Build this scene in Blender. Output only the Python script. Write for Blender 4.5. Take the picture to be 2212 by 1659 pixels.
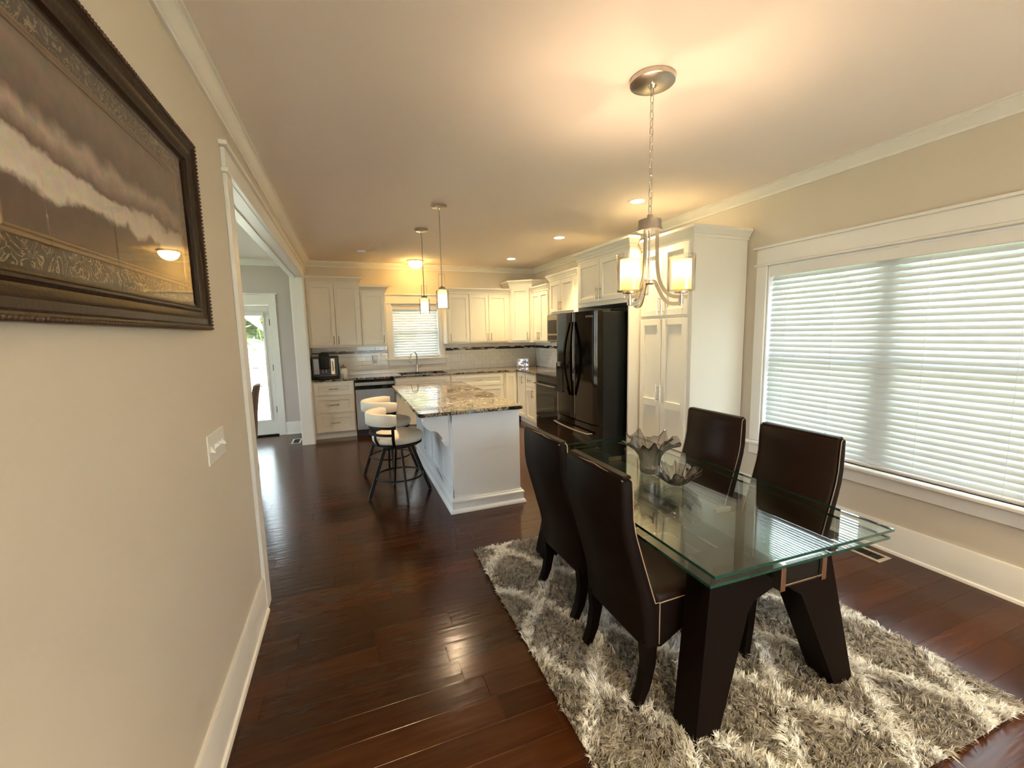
import bpy, math, random
import numpy as np
from mathutils import Vector, Matrix
R = random.Random(7)
PI = math.pi
rad = math.radians
for o in list(bpy.data.objects): bpy.data.objects.remove(o)
SC = bpy.context.scene
COL = SC.collection

# ------------------------------------------------------------------ camera
FPX, YAW, PITCH, ROLL, CAMH = 917.25, rad(21.0344), rad(6.8423), rad(-1.1865), 1.5563
fwd = Vector((math.sin(YAW)*math.cos(PITCH), math.cos(YAW)*math.cos(PITCH), -math.sin(PITCH)))
r0 = Vector((math.cos(YAW), -math.sin(YAW), 0)); u0 = r0.cross(fwd)
rr = r0*math.cos(ROLL)+u0*math.sin(ROLL); uu = -r0*math.sin(ROLL)+u0*math.cos(ROLL)
cd = bpy.data.cameras.new('camera'); cam = bpy.data.objects.new('camera', cd); COL.objects.link(cam)
cd.sensor_fit = 'HORIZONTAL'; cd.sensor_width = 36; cd.lens = FPX/2212*36; cd.clip_start = .02; cd.clip_end = 300
cam.matrix_world = Matrix(((rr.x, uu.x, -fwd.x, 0), (rr.y, uu.y, -fwd.y, 0), (rr.z, uu.z, -fwd.z, CAMH), (0, 0, 0, 1)))
SC.camera = cam

# ------------------------------------------------------------------ world, sun, exposure
SKY = 1.55
SUN = 8.0
EXPOSURE = 2.78
LAMP = 1.0
w = bpy.data.worlds.new('sky'); SC.world = w; w.use_nodes = True
nt = w.node_tree; bg = nt.nodes['Background']
bg.inputs[0].default_value = (.80, .90, 1.0, 1); bg.inputs[1].default_value = SKY
sl = bpy.data.lights.new('sun', 'SUN'); sl.energy = SUN; sl.angle = rad(1.5); sl.color = (1, .95, .85)
so = bpy.data.objects.new('sun', sl); COL.objects.link(so)
so.rotation_euler = Vector((.12, .62, -.78)).to_track_quat('-Z', 'Y').to_euler()
SC.view_settings.view_transform = 'Standard'; SC.view_settings.look = 'None'
SC.view_settings.gamma = 1; SC.view_settings.use_curve_mapping = False; SC.view_settings.exposure = EXPOSURE
cy = SC.cycles
cy.use_denoising = True; cy.max_bounces = 6; cy.diffuse_bounces = 4; cy.glossy_bounces = 3; cy.use_adaptive_sampling = True; cy.adaptive_threshold = .08; cy.adaptive_min_samples = 16
cy.transmission_bounces = 3; cy.transparent_max_bounces = 16; cy.sample_clamp_indirect = 4; cy.caustics_reflective = False; cy.caustics_refractive = False

# ------------------------------------------------------------------ materials
def node(nt, t, **k):
    n = nt.nodes.new(t)
    for a, b in k.items(): setattr(n, a, b)
    return n
MATS = {}
def M(name, col, rough=.5, metal=0., amt=.06, scale=8., bump=0., bscale=60., coat=0., stretch=(1, 1, 1), spec=.5, rand=0., trans=0.):
    m = bpy.data.materials.new(name); m.use_nodes = True; MATS[name] = m
    nt = m.node_tree; b = nt.nodes['Principled BSDF']
    tc = node(nt, 'ShaderNodeTexCoord'); mp = node(nt, 'ShaderNodeMapping'); mp.inputs['Scale'].default_value = stretch
    nt.links.new(tc.outputs['Object'], mp.inputs[0])
    n = node(nt, 'ShaderNodeTexNoise'); n.inputs['Scale'].default_value = scale; n.inputs['Detail'].default_value = 4
    nt.links.new(mp.outputs[0], n.inputs['Vector'])
    mx = node(nt, 'ShaderNodeMix', data_type='RGBA')
    mx.inputs['A'].default_value = tuple(max(0, c*(1-amt)) for c in col)+(1,)
    mx.inputs['B'].default_value = tuple(min(1, c*(1+amt)) for c in col)+(1,)
    nt.links.new(n.outputs['Fac'], mx.inputs['Factor'])
    out = mx.outputs['Result']
    if rand:
        oi = node(nt, 'ShaderNodeObjectInfo'); hs = node(nt, 'ShaderNodeHueSaturation')
        mr = node(nt, 'ShaderNodeMapRange'); mr.inputs['To Min'].default_value = 1-rand; mr.inputs['To Max'].default_value = 1+rand
        nt.links.new(oi.outputs['Random'], mr.inputs['Value']); nt.links.new(mr.outputs[0], hs.inputs['Value'])
        nt.links.new(out, hs.inputs['Color']); out = hs.outputs[0]
    nt.links.new(out, b.inputs['Base Color'])
    b.inputs['Roughness'].default_value = rough; b.inputs['Metallic'].default_value = metal
    b.inputs['Coat Weight'].default_value = coat; b.inputs['Coat Roughness'].default_value = .08
    b.inputs['Specular IOR Level'].default_value = spec
    if bump:
        n2 = node(nt, 'ShaderNodeTexNoise'); n2.inputs['Scale'].default_value = bscale; n2.inputs['Detail'].default_value = 3
        nt.links.new(mp.outputs[0], n2.inputs['Vector'])
        bp = node(nt, 'ShaderNodeBump'); bp.inputs['Strength'].default_value = bump; bp.inputs['Distance'].default_value = .01
        nt.links.new(n2.outputs['Fac'], bp.inputs['Height']); nt.links.new(bp.outputs[0], b.inputs['Normal'])
    if trans:
        tr = node(nt, 'ShaderNodeBsdfTranslucent'); tr.inputs[0].default_value = (*col, 1)
        ms = node(nt, 'ShaderNodeMixShader'); ms.inputs[0].default_value = trans
        nt.links.new(b.outputs[0], ms.inputs[1]); nt.links.new(tr.outputs[0], ms.inputs[2])
        nt.links.new(ms.outputs[0], nt.nodes['Material Output'].inputs[0])
    return m
def GLASS(name, tint, rough=.0, ior=1.5, spec=1.0, bump=0., edge=None):
    """thin clear glass: tinted see-through plus Fresnel reflection"""
    m = bpy.data.materials.new(name); m.use_nodes = True; MATS[name] = m
    nt = m.node_tree; nt.nodes.remove(nt.nodes['Principled BSDF'])
    t = node(nt, 'ShaderNodeBsdfTransparent'); t.inputs[0].default_value = (*tint, 1)
    g = node(nt, 'ShaderNodeBsdfGlossy'); g.inputs['Roughness'].default_value = rough
    # Schlick reflectance, the same from both sides of the sheet
    ge = node(nt, 'ShaderNodeNewGeometry'); dt = node(nt, 'ShaderNodeVectorMath', operation='DOT_PRODUCT')
    nt.links.new(ge.outputs['Normal'], dt.inputs[0]); nt.links.new(ge.outputs['Incoming'], dt.inputs[1])
    ab = node(nt, 'ShaderNodeMath', operation='ABSOLUTE'); nt.links.new(dt.outputs['Value'], ab.inputs[0])
    iv = node(nt, 'ShaderNodeMath', operation='SUBTRACT'); iv.inputs[0].default_value = 1; nt.links.new(ab.outputs[0], iv.inputs[1])
    pw = node(nt, 'ShaderNodeMath', operation='POWER'); pw.inputs[1].default_value = 5; nt.links.new(iv.outputs[0], pw.inputs[0])
    if edge:    # more glass to look through where the wall turns away
        p2 = node(nt, 'ShaderNodeMath', operation='POWER'); p2.inputs[1].default_value = 2.2; nt.links.new(iv.outputs[0], p2.inputs[0])
        mc = node(nt, 'ShaderNodeMix', data_type='RGBA'); mc.inputs['A'].default_value = (*tint, 1); mc.inputs['B'].default_value = (*edge, 1)
        nt.links.new(p2.outputs[0], mc.inputs['Factor']); nt.links.new(mc.outputs['Result'], t.inputs[0])
    F0 = ((ior-1)/(ior+1))**2*spec
    ml = node(nt, 'ShaderNodeMath', operation='MULTIPLY_ADD', use_clamp=True); ml.inputs[1].default_value = 1-F0; ml.inputs[2].default_value = F0
    nt.links.new(pw.outputs[0], ml.inputs[0])
    if bump:
        n = node(nt, 'ShaderNodeTexNoise'); n.inputs['Scale'].default_value = 25
        bp = node(nt, 'ShaderNodeBump'); bp.inputs['Strength'].default_value = bump
        nt.links.new(n.outputs[0], bp.inputs['Height']); nt.links.new(bp.outputs[0], g.inputs['Normal'])
    ms = node(nt, 'ShaderNodeMixShader')
    nt.links.new(ml.outputs[0], ms.inputs[0]); nt.links.new(t.outputs[0], ms.inputs[1]); nt.links.new(g.outputs[0], ms.inputs[2])
    nt.links.new(ms.outputs[0], nt.nodes['Material Output'].inputs[0])
    return m
def EMIT(name, col, strength, shade=None):
    m = bpy.data.materials.new(name); m.use_nodes = True; MATS[name] = m
    nt = m.node_tree; nt.nodes.remove(nt.nodes['Principled BSDF'])
    e = node(nt, 'ShaderNodeEmission'); e.inputs[0].default_value = (*col, 1); e.inputs[1].default_value = strength
    o = e.outputs[0]
    if shade:   # frosted glass: glows and passes the bulb's light
        t = node(nt, 'ShaderNodeBsdfTranslucent'); t.inputs[0].default_value = (*shade, 1)
        a = node(nt, 'ShaderNodeAddShader'); nt.links.new(o, a.inputs[0]); nt.links.new(t.outputs[0], a.inputs[1]); o = a.outputs[0]
    nt.links.new(o, nt.nodes['Material Output'].inputs[0])
    return m

M('wall_paint', (.66, .58, .47), .75, amt=.02, scale=3, bump=.03, bscale=250)
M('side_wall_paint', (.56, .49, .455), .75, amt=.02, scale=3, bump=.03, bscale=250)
M('ceiling_paint', (.88, .79, .715), .85, amt=.015, scale=2, bump=.02, bscale=200)
M('trim_white', (.82, .785, .72), .38, amt=.015, scale=4)
M('cabinet_white', (.80, .745, .63), .38, amt=.015, scale=4)
M('island_white', (.78, .80, .84), .40, amt=.015, scale=4)
M('nickel', (.55, .50, .43), .28, 1., amt=.08, scale=30, stretch=(1, 1, 8))
M('brass_pull', (.42, .33, .20), .33, 1., amt=.06, scale=30)
M('chrome', (.75, .75, .74), .12, 1., amt=.03)
M('stainless', (.30, .28, .26), .24, 1., amt=.07, scale=6, stretch=(1, 1, 30))
M('black_stainless', (.026, .020, .016), .09, .9, amt=.08, scale=5, stretch=(20, 1, 1))
M('black_side', (.007, .008, .008), .3, 0., amt=.1, bump=.02, bscale=300, spec=.3)
M('black_gloss', (.006, .006, .006), .08, 0., amt=.1, spec=.3)
M('black_metal', (.008, .0075, .007), .42, 0., amt=.1, spec=.2)
M('black_plastic', (.012, .012, .013), .3, amt=.1)
M('white_plastic', (.80, .77, .70), .35, amt=.02)
M('tile_white', (.80, .76, .68), .10, amt=.03, scale=5, rand=.03)
M('grout', (.66, .61, .53), .8, amt=.05)
M('mosaic_dark', (.030, .018, .014), .12, amt=.5, scale=20, rand=.6)
M('mosaic_pale', (.45, .38, .28), .15, amt=.3, scale=20, rand=.3)
M('leather_dark', (.0085, .0042, .003), .55, spec=.12, amt=.18, scale=14, bump=.05, bscale=350)
M('leather_brown', (.020, .0085, .0045), .45, spec=.16, amt=.18, scale=14, bump=.05, bscale=350)
M('piping', (.42, .31, .22), .5, amt=.08)
M('wenge', (.005, .0025, .0017), .5, spec=.08, amt=.4, scale=10, stretch=(1, 1, .12), bump=.04, bscale=90)
M('cream_leather', (.74, .655, .51), .52, amt=.05, scale=10, bump=.04, bscale=260)
M('blind_white', (.76, .80, .80), .45, amt=.02, trans=.10)
M('blind_trim', (.80, .76, .70), .45, amt=.02)
M('cord_white', (.8, .8, .78), .7, amt=.03)
M('vinyl_white', (.85, .86, .88), .4, amt=.02)
M('frame_wood', (.022, .009, .004), .36, amt=.35, scale=18, bump=.10, bscale=60, spec=.2)
M('frame_bead', (.07, .035, .016), .4, .2, amt=.3, scale=30)
M('frame_gold', (.26, .16, .075), .35, .5, amt=.3, scale=30, bump=.1, bscale=120)
M('brown_wicker', (.10, .055, .03), .55, amt=.3, scale=60, bump=.2, bscale=200)
M('ceramic_white', (.78, .72, .62), .25, amt=.04)
M('lid_wood', (.20, .09, .04), .5, amt=.25, stretch=(1, 1, 6))
M('rug_backing', (.12, .10, .08), .9, amt=.2)
M('vent_metal', (.55, .48, .40), .4, .2, amt=.05)
M('dark_void', (.01, .008, .007), .8)
M('lawn', (.36, .39, .30), .9, amt=.5, scale=3)
M('foliage', (.30, .34, .18), .7, amt=.6, scale=6, bump=.5, bscale=10)
M('fence_wood', (.33, .26, .19), .8, amt=.2, stretch=(1, 1, .1))
M('patio', (.55, .52, .48), .85, amt=.1)
GLASS('clear_glass', (.97, .985, .98), ior=1.45)
GLASS('window_glass', (.95, .98, .97), ior=1.4)
GLASS('table_glass', (.955, .985, .968), ior=1.55)
GLASS('picture_glass', (.98, .98, .98), ior=1.5, spec=.8)
GLASS('smoky_glass', (.76, .745, .73), rough=.01, ior=2.0, bump=.08, edge=(.10, .09, .08))
GLASS('lamp_glass', (.97, .97, .96), ior=1.6, edge=(.75, .72, .66))
M('glass_edge', (.008, .055, .042), .12, amt=.3, scale=6, coat=.3)
EMIT('shade_glow', (1.0, .58, .085), .30*LAMP, (.026, .026, .029))
EMIT('dome_glow', (1.0, .60, .16), 7.0*LAMP, (.3, .25, .15))
EMIT('can_glow', (1.0, .83, .52), 26*LAMP)
EMIT('can_off_glow', (.9, .8, .66), .05)  # unlit lens: faint emission stands in for room light falling on it

def wood_floor():
    m = bpy.data.materials.new('hardwood'); m.use_nodes = True; MATS['hardwood'] = m
    nt = m.node_tree; b = nt.nodes['Principled BSDF']; L = nt.links.new
    tc = node(nt, 'ShaderNodeTexCoord'); oi = node(nt, 'ShaderNodeObjectInfo')
    geo = node(nt, 'ShaderNodeNewGeometry')
    ad = node(nt, 'ShaderNodeVectorMath', operation='MULTIPLY_ADD'); ad.inputs[1].default_value = (1, 1, 1)
    cmb = node(nt, 'ShaderNodeCombineXYZ'); ml = node(nt, 'ShaderNodeMath', operation='MULTIPLY'); ml.inputs[1].default_value = 37
    L(oi.outputs['Random'], ml.inputs[0]); L(ml.outputs[0], cmb.inputs[0]); L(ml.outputs[0], cmb.inputs[1])
    L(geo.outputs['Position'], ad.inputs[0]); L(cmb.outputs[0], ad.inputs[2])
    mp = node(nt, 'ShaderNodeMapping'); mp.inputs['Scale'].default_value = (1.2, 14, 1); L(ad.outputs[0], mp.inputs[0])
    n = node(nt, 'ShaderNodeTexNoise'); n.inputs['Scale'].default_value = 3; n.inputs['Detail'].default_value = 6; L(mp.outputs[0], n.inputs['Vector'])
    cr = node(nt, 'ShaderNodeValToRGB'); e = cr.color_ramp.elements
    e[0].position = .3; e[0].color = (.034, .0092, .0026, 1); e[1].position = .75; e[1].color = (.062, .0185, .0055, 1)
    L(n.outputs['Fac'], cr.inputs[0])
    hs = node(nt, 'ShaderNodeHueSaturation'); mr = node(nt, 'ShaderNodeMapRange'); mr.inputs['To Min'].default_value = .75; mr.inputs['To Max'].default_value = 1.30
    L(oi.outputs['Random'], mr.inputs['Value']); L(mr.outputs[0], hs.inputs['Value']); L(cr.outputs[0], hs.inputs['Color'])
    L(hs.outputs[0], b.inputs['Base Color'])
    b.inputs['Roughness'].default_value = .20; b.inputs['Specular IOR Level'].default_value = .34; b.inputs['Coat Weight'].default_value = .03; b.inputs['Coat Roughness'].default_value = .12
    # hand-scraped ripples run along the board
    mp2 = node(nt, 'ShaderNodeMapping'); mp2.inputs['Scale'].default_value = (.9, 6.5, 1); L(ad.outputs[0], mp2.inputs[0])
    n2 = node(nt, 'ShaderNodeTexNoise'); n2.inputs['Scale'].default_value = 5; n2.inputs['Detail'].default_value = 1.5; n2.inputs['Distortion'].default_value = .3
    L(mp2.outputs[0], n2.inputs['Vector'])
    bp = node(nt, 'ShaderNodeBump'); bp.inputs['Strength'].default_value = .09; bp.inputs['Distance'].default_value = .012
    L(n2.outputs['Fac'], bp.inputs['Height']); L(bp.outputs[0], b.inputs['Normal']); L(bp.outputs[0], b.inputs['Coat Normal'])
wood_floor()
def granite():
    m = bpy.data.materials.new('granite'); m.use_nodes = True; MATS['granite'] = m
    nt = m.node_tree; b = nt.nodes['Principled BSDF']; L = nt.links.new
    geo = node(nt, 'ShaderNodeNewGeometry')
    mp = node(nt, 'ShaderNodeMapping'); mp.inputs['Rotation'].default_value = (0, 0, .5); mp.inputs['Scale'].default_value = (1, 1.6, 1); L(geo.outputs['Position'], mp.inputs[0])
    n = node(nt, 'ShaderNodeTexNoise'); n.inputs['Scale'].default_value = 3.1; n.inputs['Detail'].default_value = 9; n.inputs['Roughness'].default_value = .62; n.inputs['Distortion'].default_value = 2.6
    L(mp.outputs[0], n.inputs['Vector'])
    cr = node(nt, 'ShaderNodeValToRGB'); cr.color_ramp.elements[0].position = .34; cr.color_ramp.elements[0].color = (.012, .009, .007, 1)
    cr.color_ramp.elements[1].position = .68; cr.color_ramp.elements[1].color = (.75, .67, .54, 1)
    for p, c in ((.44, (.022, .016, .011, 1)), (.468, (.52, .46, .37, 1)), (.488, (.025, .018, .013, 1)), (.53, (.075, .058, .04, 1)), (.55, (.58, .50, .38, 1)), (.575, (.06, .042, .026, 1)), (.61, (.36, .295, .21, 1))):
        k = cr.color_ramp.elements.new(p); k.color = c
    L(n.outputs['Fac'], cr.inputs[0]); L(cr.outputs[0], b.inputs['Base Color'])
    b.inputs['Roughness'].default_value = .05
granite()
def sepia_art():
    m = bpy.data.materials.new('sepia_print'); m.use_nodes = True; MATS['sepia_print'] = m
    nt = m.node_tree; b = nt.nodes['Principled BSDF']; L = nt.links.new
    tc = node(nt, 'ShaderNodeTexCoord'); sp = node(nt, 'ShaderNodeSeparateXYZ'); L(tc.outputs['Object'], sp.inputs[0])
    n = node(nt, 'ShaderNodeTexNoise'); n.inputs['Scale'].default_value = 9; n.inputs['Detail'].default_value = 7; n.inputs['Roughness'].default_value = .6
    L(tc.outputs['Object'], n.inputs['Vector'])
    ma = node(nt, 'ShaderNodeMath', operation='MULTIPLY_ADD'); ma.inputs[1].default_value = .11; L(n.outputs['Fac'], ma.inputs[0]); L(sp.outputs['Z'], ma.inputs[2])
    mr = node(nt, 'ShaderNodeMapRange'); mr.inputs['From Min'].default_value = .05; mr.inputs['From Max'].default_value = .47; L(ma.outputs[0], mr.inputs['Value'])
    cr = node(nt, 'ShaderNodeValToRGB'); E_ = cr.color_ramp.elements
    E_[0].position = 0; E_[0].color = (.12, .06, .03, 1); E_[1].position = 1; E_[1].color = (.10, .058, .034, 1)
    for p, c in ((.20, (.13, .068, .036, 1)), (.24, (.78, .64, .48, 1)), (.36, (.70, .56, .42, 1)), (.39, (.15, .07, .038, 1)), (.50, (.50, .36, .25, 1)), (.58, (.15, .085, .05, 1)), (.78, (.26, .165, .10, 1))):
        k = cr.color_ramp.elements.new(p); k.color = c
    L(mr.outputs[0], cr.inputs[0])
    n3 = node(nt, 'ShaderNodeTexNoise'); n3.inputs['Scale'].default_value = 40; n3.inputs['Detail'].default_value = 4; L(tc.outputs['Object'], n3.inputs['Vector'])
    mx = node(nt, 'ShaderNodeMix', data_type='RGBA', blend_type='OVERLAY'); mx.inputs['Factor'].default_value = .55
    L(cr.outputs[0], mx.inputs['A']); L(n3.outputs['Color'], mx.inputs['B'])
    hs = node(nt, 'ShaderNodeHueSaturation'); hs.inputs['Saturation'].default_value = .8; L(mx.outputs['Result'], hs.inputs['Color'])
    L(hs.outputs[0], b.inputs['Base Color']); b.inputs['Roughness'].default_value = .7
sepia_art()
def scroll_mat():
    m = bpy.data.materials.new('scroll_mat'); m.use_nodes = True; MATS['scroll_mat'] = m
    nt = m.node_tree; b = nt.nodes['Principled BSDF']; L = nt.links.new
    tc = node(nt, 'ShaderNodeTexCoord')
    n = node(nt, 'ShaderNodeTexNoise'); n.inputs['Scale'].default_value = 16; n.inputs['Detail'].default_value = 2.5; n.inputs['Distortion'].default_value = 3.5; L(tc.outputs['Object'], n.inputs['Vector'])
    cr = node(nt, 'ShaderNodeValToRGB'); E_ = cr.color_ramp.elements
    E_[0].position = .40; E_[0].color = (.030, .019, .010, 1); E_[1].position = .62; E_[1].color = (.05, .032, .016, 1)
    for p, c in ((.46, (.03, .019, .010, 1)), (.50, (.50, .37, .21, 1)), (.54, (.035, .022, .012, 1))):
        k = cr.color_ramp.elements.new(p); k.color = c
    L(n.outputs['Fac'], cr.inputs[0]); L(cr.outputs[0], b.inputs['Base Color']); b.inputs['Roughness'].default_value = .5
    bp = node(nt, 'ShaderNodeBump'); bp.inputs['Strength'].default_value = .3; bp.inputs['Distance'].default_value = .01; L(n.outputs['Fac'], bp.inputs['Height']); L(bp.outputs[0], b.inputs['Normal'])
scroll_mat()
def rug_pile():
    m = bpy.data.materials.new('rug_pile'); m.use_nodes = True; MATS['rug_pile'] = m
    nt = m.node_tree; b = nt.nodes['Principled BSDF']
    a = node(nt, 'ShaderNodeAttribute'); a.attribute_name = 'tuft'
    nt.links.new(a.outputs['Color'], b.inputs['Base Color']); b.inputs['Roughness'].default_value = .8
    b.inputs['Specular IOR Level'].default_value = .2
rug_pile()
def screen_mat():
    m = bpy.data.materials.new('tablet_screen'); m.use_nodes = True; MATS['tablet_screen'] = m
    nt = m.node_tree; b = nt.nodes['Principled BSDF']; L = nt.links.new
    tc = node(nt, 'ShaderNodeTexCoord'); wv = node(nt, 'ShaderNodeTexNoise'); wv.inputs['Scale'].default_value = 14; wv.inputs['Distortion'].default_value = 1
    mp = node(nt, 'ShaderNodeMapping'); mp.inputs['Rotation'].default_value = (0, .8, 0); L(tc.outputs['Object'], mp.inputs[0]); L(mp.outputs[0], wv.inputs['Vector'])
    cr = node(nt, 'ShaderNodeValToRGB'); cr.color_ramp.elements[0].position = .50; cr.color_ramp.elements[0].color = (.02, .02, .03, 1); cr.color_ramp.elements[1].position = .66; cr.color_ramp.elements[1].color = (.6, .6, .6, 1)
    L(wv.outputs['Color'], cr.inputs[0]); L(cr.outputs[0], b.inputs['Base Color']); b.inputs['Roughness'].default_value = .1
    L(cr.outputs[0], b.inputs['Emission Color']); b.inputs['Emission Strength'].default_value = .5
screen_mat()

# ------------------------------------------------------------------ mesh builder
class MB:
    def __init__(s): s.v = []; s.f = []
    def add(s, v, f):
        k = len(s.v); s.v += [tuple(p) for p in v]; s.f += [tuple(i+k for i in q) for q in f]; return s
    def box(s, x0, x1, y0, y1, z0, z1, b=0.):
        if x0 > x1: x0, x1 = x1, x0
        if y0 > y1: y0, y1 = y1, y0
        if z0 > z1: z0, z1 = z1, z0
        b = min(b, (x1-x0)*.45, (y1-y0)*.45, (z1-z0)*.45)
        if b <= 0:
            return s.add([(x, y, z) for z in (z0, z1) for y in (y0, y1) for x in (x0, x1)],
                         [(0, 2, 3, 1), (4, 5, 7, 6), (0, 1, 5, 4), (2, 6, 7, 3), (0, 4, 6, 2), (1, 3, 7, 5)])
        X = (x0, x1); Y = (y0, y1); Z = (z0, z1); v = []; idx = {}
        for k in (0, 1):
            for j in (0, 1):
                for i in (0, 1):
                    sx, sy, sz = (1-2*i)*b, (1-2*j)*b, (1-2*k)*b
                    for a in range(3):
                        idx[(i, j, k, a)] = len(v)
                        v.append((X[i]+(0 if a == 0 else sx), Y[j]+(0 if a == 1 else sy), Z[k]+(0 if a == 2 else sz)))
        f = []
        def c(i, j, k, a): return idx[(i, j, k, a)]
        for i in (0, 1): q = [c(i, 0, 0, 0), c(i, 1, 0, 0), c(i, 1, 1, 0), c(i, 0, 1, 0)]; f.append(q if i else q[::-1])
        for j in (0, 1): q = [c(0, j, 0, 1), c(0, j, 1, 1), c(1, j, 1, 1), c(1, j, 0, 1)]; f.append(q if j else q[::-1])
        for k in (0, 1): q = [c(0, 0, k, 2), c(1, 0, k, 2), c(1, 1, k, 2), c(0, 1, k, 2)]; f.append(q if k else q[::-1])
        ctr = Vector(((x0+x1)/2, (y0+y1)/2, (z0+z1)/2))
        ex = []
        for i in (0, 1):
            for j in (0, 1): ex.append([c(i, j, 0, 0), c(i, j, 1, 0), c(i, j, 1, 1), c(i, j, 0, 1)])
            for k in (0, 1): ex.append([c(i, 0, k, 0), c(i, 1, k, 0), c(i, 1, k, 2), c(i, 0, k, 2)])
        for j in (0, 1):
            for k in (0, 1): ex.append([c(0, j, k, 1), c(1, j, k, 1), c(1, j, k, 2), c(0, j, k, 2)])
        for i in (0, 1):
            for j in (0, 1):
                for k in (0, 1): ex.append([c(i, j, k, 0), c(i, j, k, 1), c(i, j, k, 2)])
        for q in ex:
            P = [Vector(v[t]) for t in q]; nn = (P[1]-P[0]).cross(P[2]-P[0])
            f.append(q if nn.dot((P[0]+P[2])/2-ctr) > 0 else q[::-1])
        return s.add(v, f)
    def prism(s, poly, a0, a1, axis='z'):
        n = len(poly)
        mk = {'z': lambda p, a: (p[0], p[1], a), 'y': lambda p, a: (p[0], a, p[1]), 'x': lambda p, a: (a, p[0], p[1])}[axis]
        v = [mk(p, a0) for p in poly]+[mk(p, a1) for p in poly]
        f = [tuple(range(n)), tuple(range(2*n-1, n-1, -1))]+[(i, (i+1) % n+0, (i+1) % n+n, i+n) for i in range(n)]
        f = [f[0][::-1], f[1][::-1]]+f[2:]
        A = sum(poly[i][0]*poly[(i+1) % n][1]-poly[(i+1) % n][0]*poly[i][1] for i in range(n))
        flip = (A < 0) ^ (a1 < a0) ^ (axis == 'y')
        if flip: f = [q[::-1] for q in f]
        return s.add(v, f)
    def lathe(s, prof, n=24, c=(0, 0, 0), cap=True):
        v = []; f = []; m = len(prof)
        for r, z in prof:
            for i in range(n):
                a = 2*PI*i/n; v.append((c[0]+r*math.cos(a), c[1]+r*math.sin(a), c[2]+z))
        for j in range(m-1):
            for i in range(n): f.append((j*n+i, j*n+(i+1) % n, (j+1)*n+(i+1) % n, (j+1)*n+i))
        if cap:
            f.append(tuple(range(n))[::-1]); f.append(tuple(range((m-1)*n, m*n)))
        return s.add(v, f)
    def tube(s, pts, r, n=8, flat=None, up=(0, 0, 1), closed=False):
        """round (or flat w x h) bar along a path"""
        P = [Vector(p) for p in pts]; v = []; f = []; m = len(P)
        rs = r if isinstance(r, (list, tuple)) else [r]*m
        pu = None
        for i, p in enumerate(P):
            if closed: t = P[(i+1) % m]-P[i-1]
            else: t = P[min(i+1, m-1)]-P[max(i-1, 0)]
            t.normalize(); u = Vector(up) if pu is None else pu
            if abs(t.dot(u)) > .98 and pu is None: u = Vector((1, 0, 0)) if abs(t.x) < .9 else Vector((0, 1, 0))
            a = t.cross(u)
            if a.length < 1e-5: a = t.cross(Vector((.3, 1, .2)))
            a.normalize(); bvec = a.cross(t); bvec.normalize(); pu = bvec
            if flat:
                w_, h_ = flat
                for x, y in ((-w_, -h_), (w_, -h_), (w_, h_), (-w_, h_)): v.append(p+a*x/2+bvec*y/2)
            else:
                for k in range(n):
                    q = 2*PI*k/n; v.append(p+a*math.cos(q)*rs[i]+bvec*math.sin(q)*rs[i])
        nn = 4 if flat else n
        for i in range(m if closed else m-1):
            j = (i+1) % m
            for k in range(nn): f.append((i*nn+k, i*nn+(k+1) % nn, j*nn+(k+1) % nn, j*nn+k))
        if not closed: f.append(tuple(range(nn))[::-1]); f.append(tuple(range((m-1)*nn, m*nn)))
        return s.add(v, f)
    def sweep(s, path, prof, z=0., side=1, closed=False):
        """profile (offset, height) along a flat path of (x, y); offset to the right of travel when side = 1"""
        P = [Vector((p[0], p[1])) for p in path]; m = len(P); k = len(prof); v = []; f = []
        def nrm(a, b): d = (b-a).normalized(); return Vector((d.y, -d.x))*side
        for i, p in enumerate(P):
            if closed: n0, n1 = nrm(P[i-1], p), nrm(p, P[(i+1) % m])
            else:
                n0 = nrm(P[i-1], p) if i else nrm(p, P[1]); n1 = nrm(p, P[i+1]) if i < m-1 else n0
            mi = (n0+n1); mi = mi/max(.2, mi.dot(n0)) if mi.length > 1e-6 else n0
            for o, h in prof: v.append((p.x+mi.x*o, p.y+mi.y*o, z+h))
        for i in range(m if closed else m-1):
            j = (i+1) % m
            for q in range(k): f.append((i*k+q, i*k+(q+1) % k, j*k+(q+1) % k, j*k+q))
        if not closed: f.append(tuple(range(k))[::-1]); f.append(tuple(range((m-1)*k, m*k)))
        if side < 0: f = [q[::-1] for q in f]
        return s.add(v, f)
    def loft(s, rings, cap=True):
        n = len(rings[0]); v = [p for r_ in rings for p in r_]; f = []
        for j in range(len(rings)-1):
            for i in range(n): f.append((j*n+i, j*n+(i+1) % n, (j+1)*n+(i+1) % n, (j+1)*n+i))
        if cap: f.append(tuple(range(n))[::-1]); f.append(tuple(range((len(rings)-1)*n, len(rings)*n)))
        return s.add(v, f)
    def mesh(s, name, mat, smooth=35):
        me = bpy.data.meshes.new(name); me.from_pydata(s.v, [], s.f)
        me.materials.append(MATS[mat])
        import bmesh
        bm = bmesh.new(); bm.from_mesh(me); bmesh.ops.recalc_face_normals(bm, faces=bm.faces); bm.to_mesh(me); bm.free()
        if smooth:
            me.polygons.foreach_set('use_smooth', [True]*len(me.polygons)); me.set_sharp_from_angle(angle=rad(smooth))
        return me
    def build(s, name, mat, parent=None, smooth=35, loc=None):
        return link(name, s.mesh(name, mat, smooth), parent, loc)
def link(name, me, parent=None, loc=None, rot=None):
    o = bpy.data.objects.new(name, me); COL.objects.link(o)
    if parent: o.parent = parent
    if loc is not None: o.location = loc
    if rot is not None: o.rotation_euler = rot
    return o
def tag(o, label=None, cat=None, group=None, kind=None):
    if label: o['label'] = label
    if cat: o['category'] = cat
    if group: o['group'] = group
    if kind: o['kind'] = kind
    return o
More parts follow.
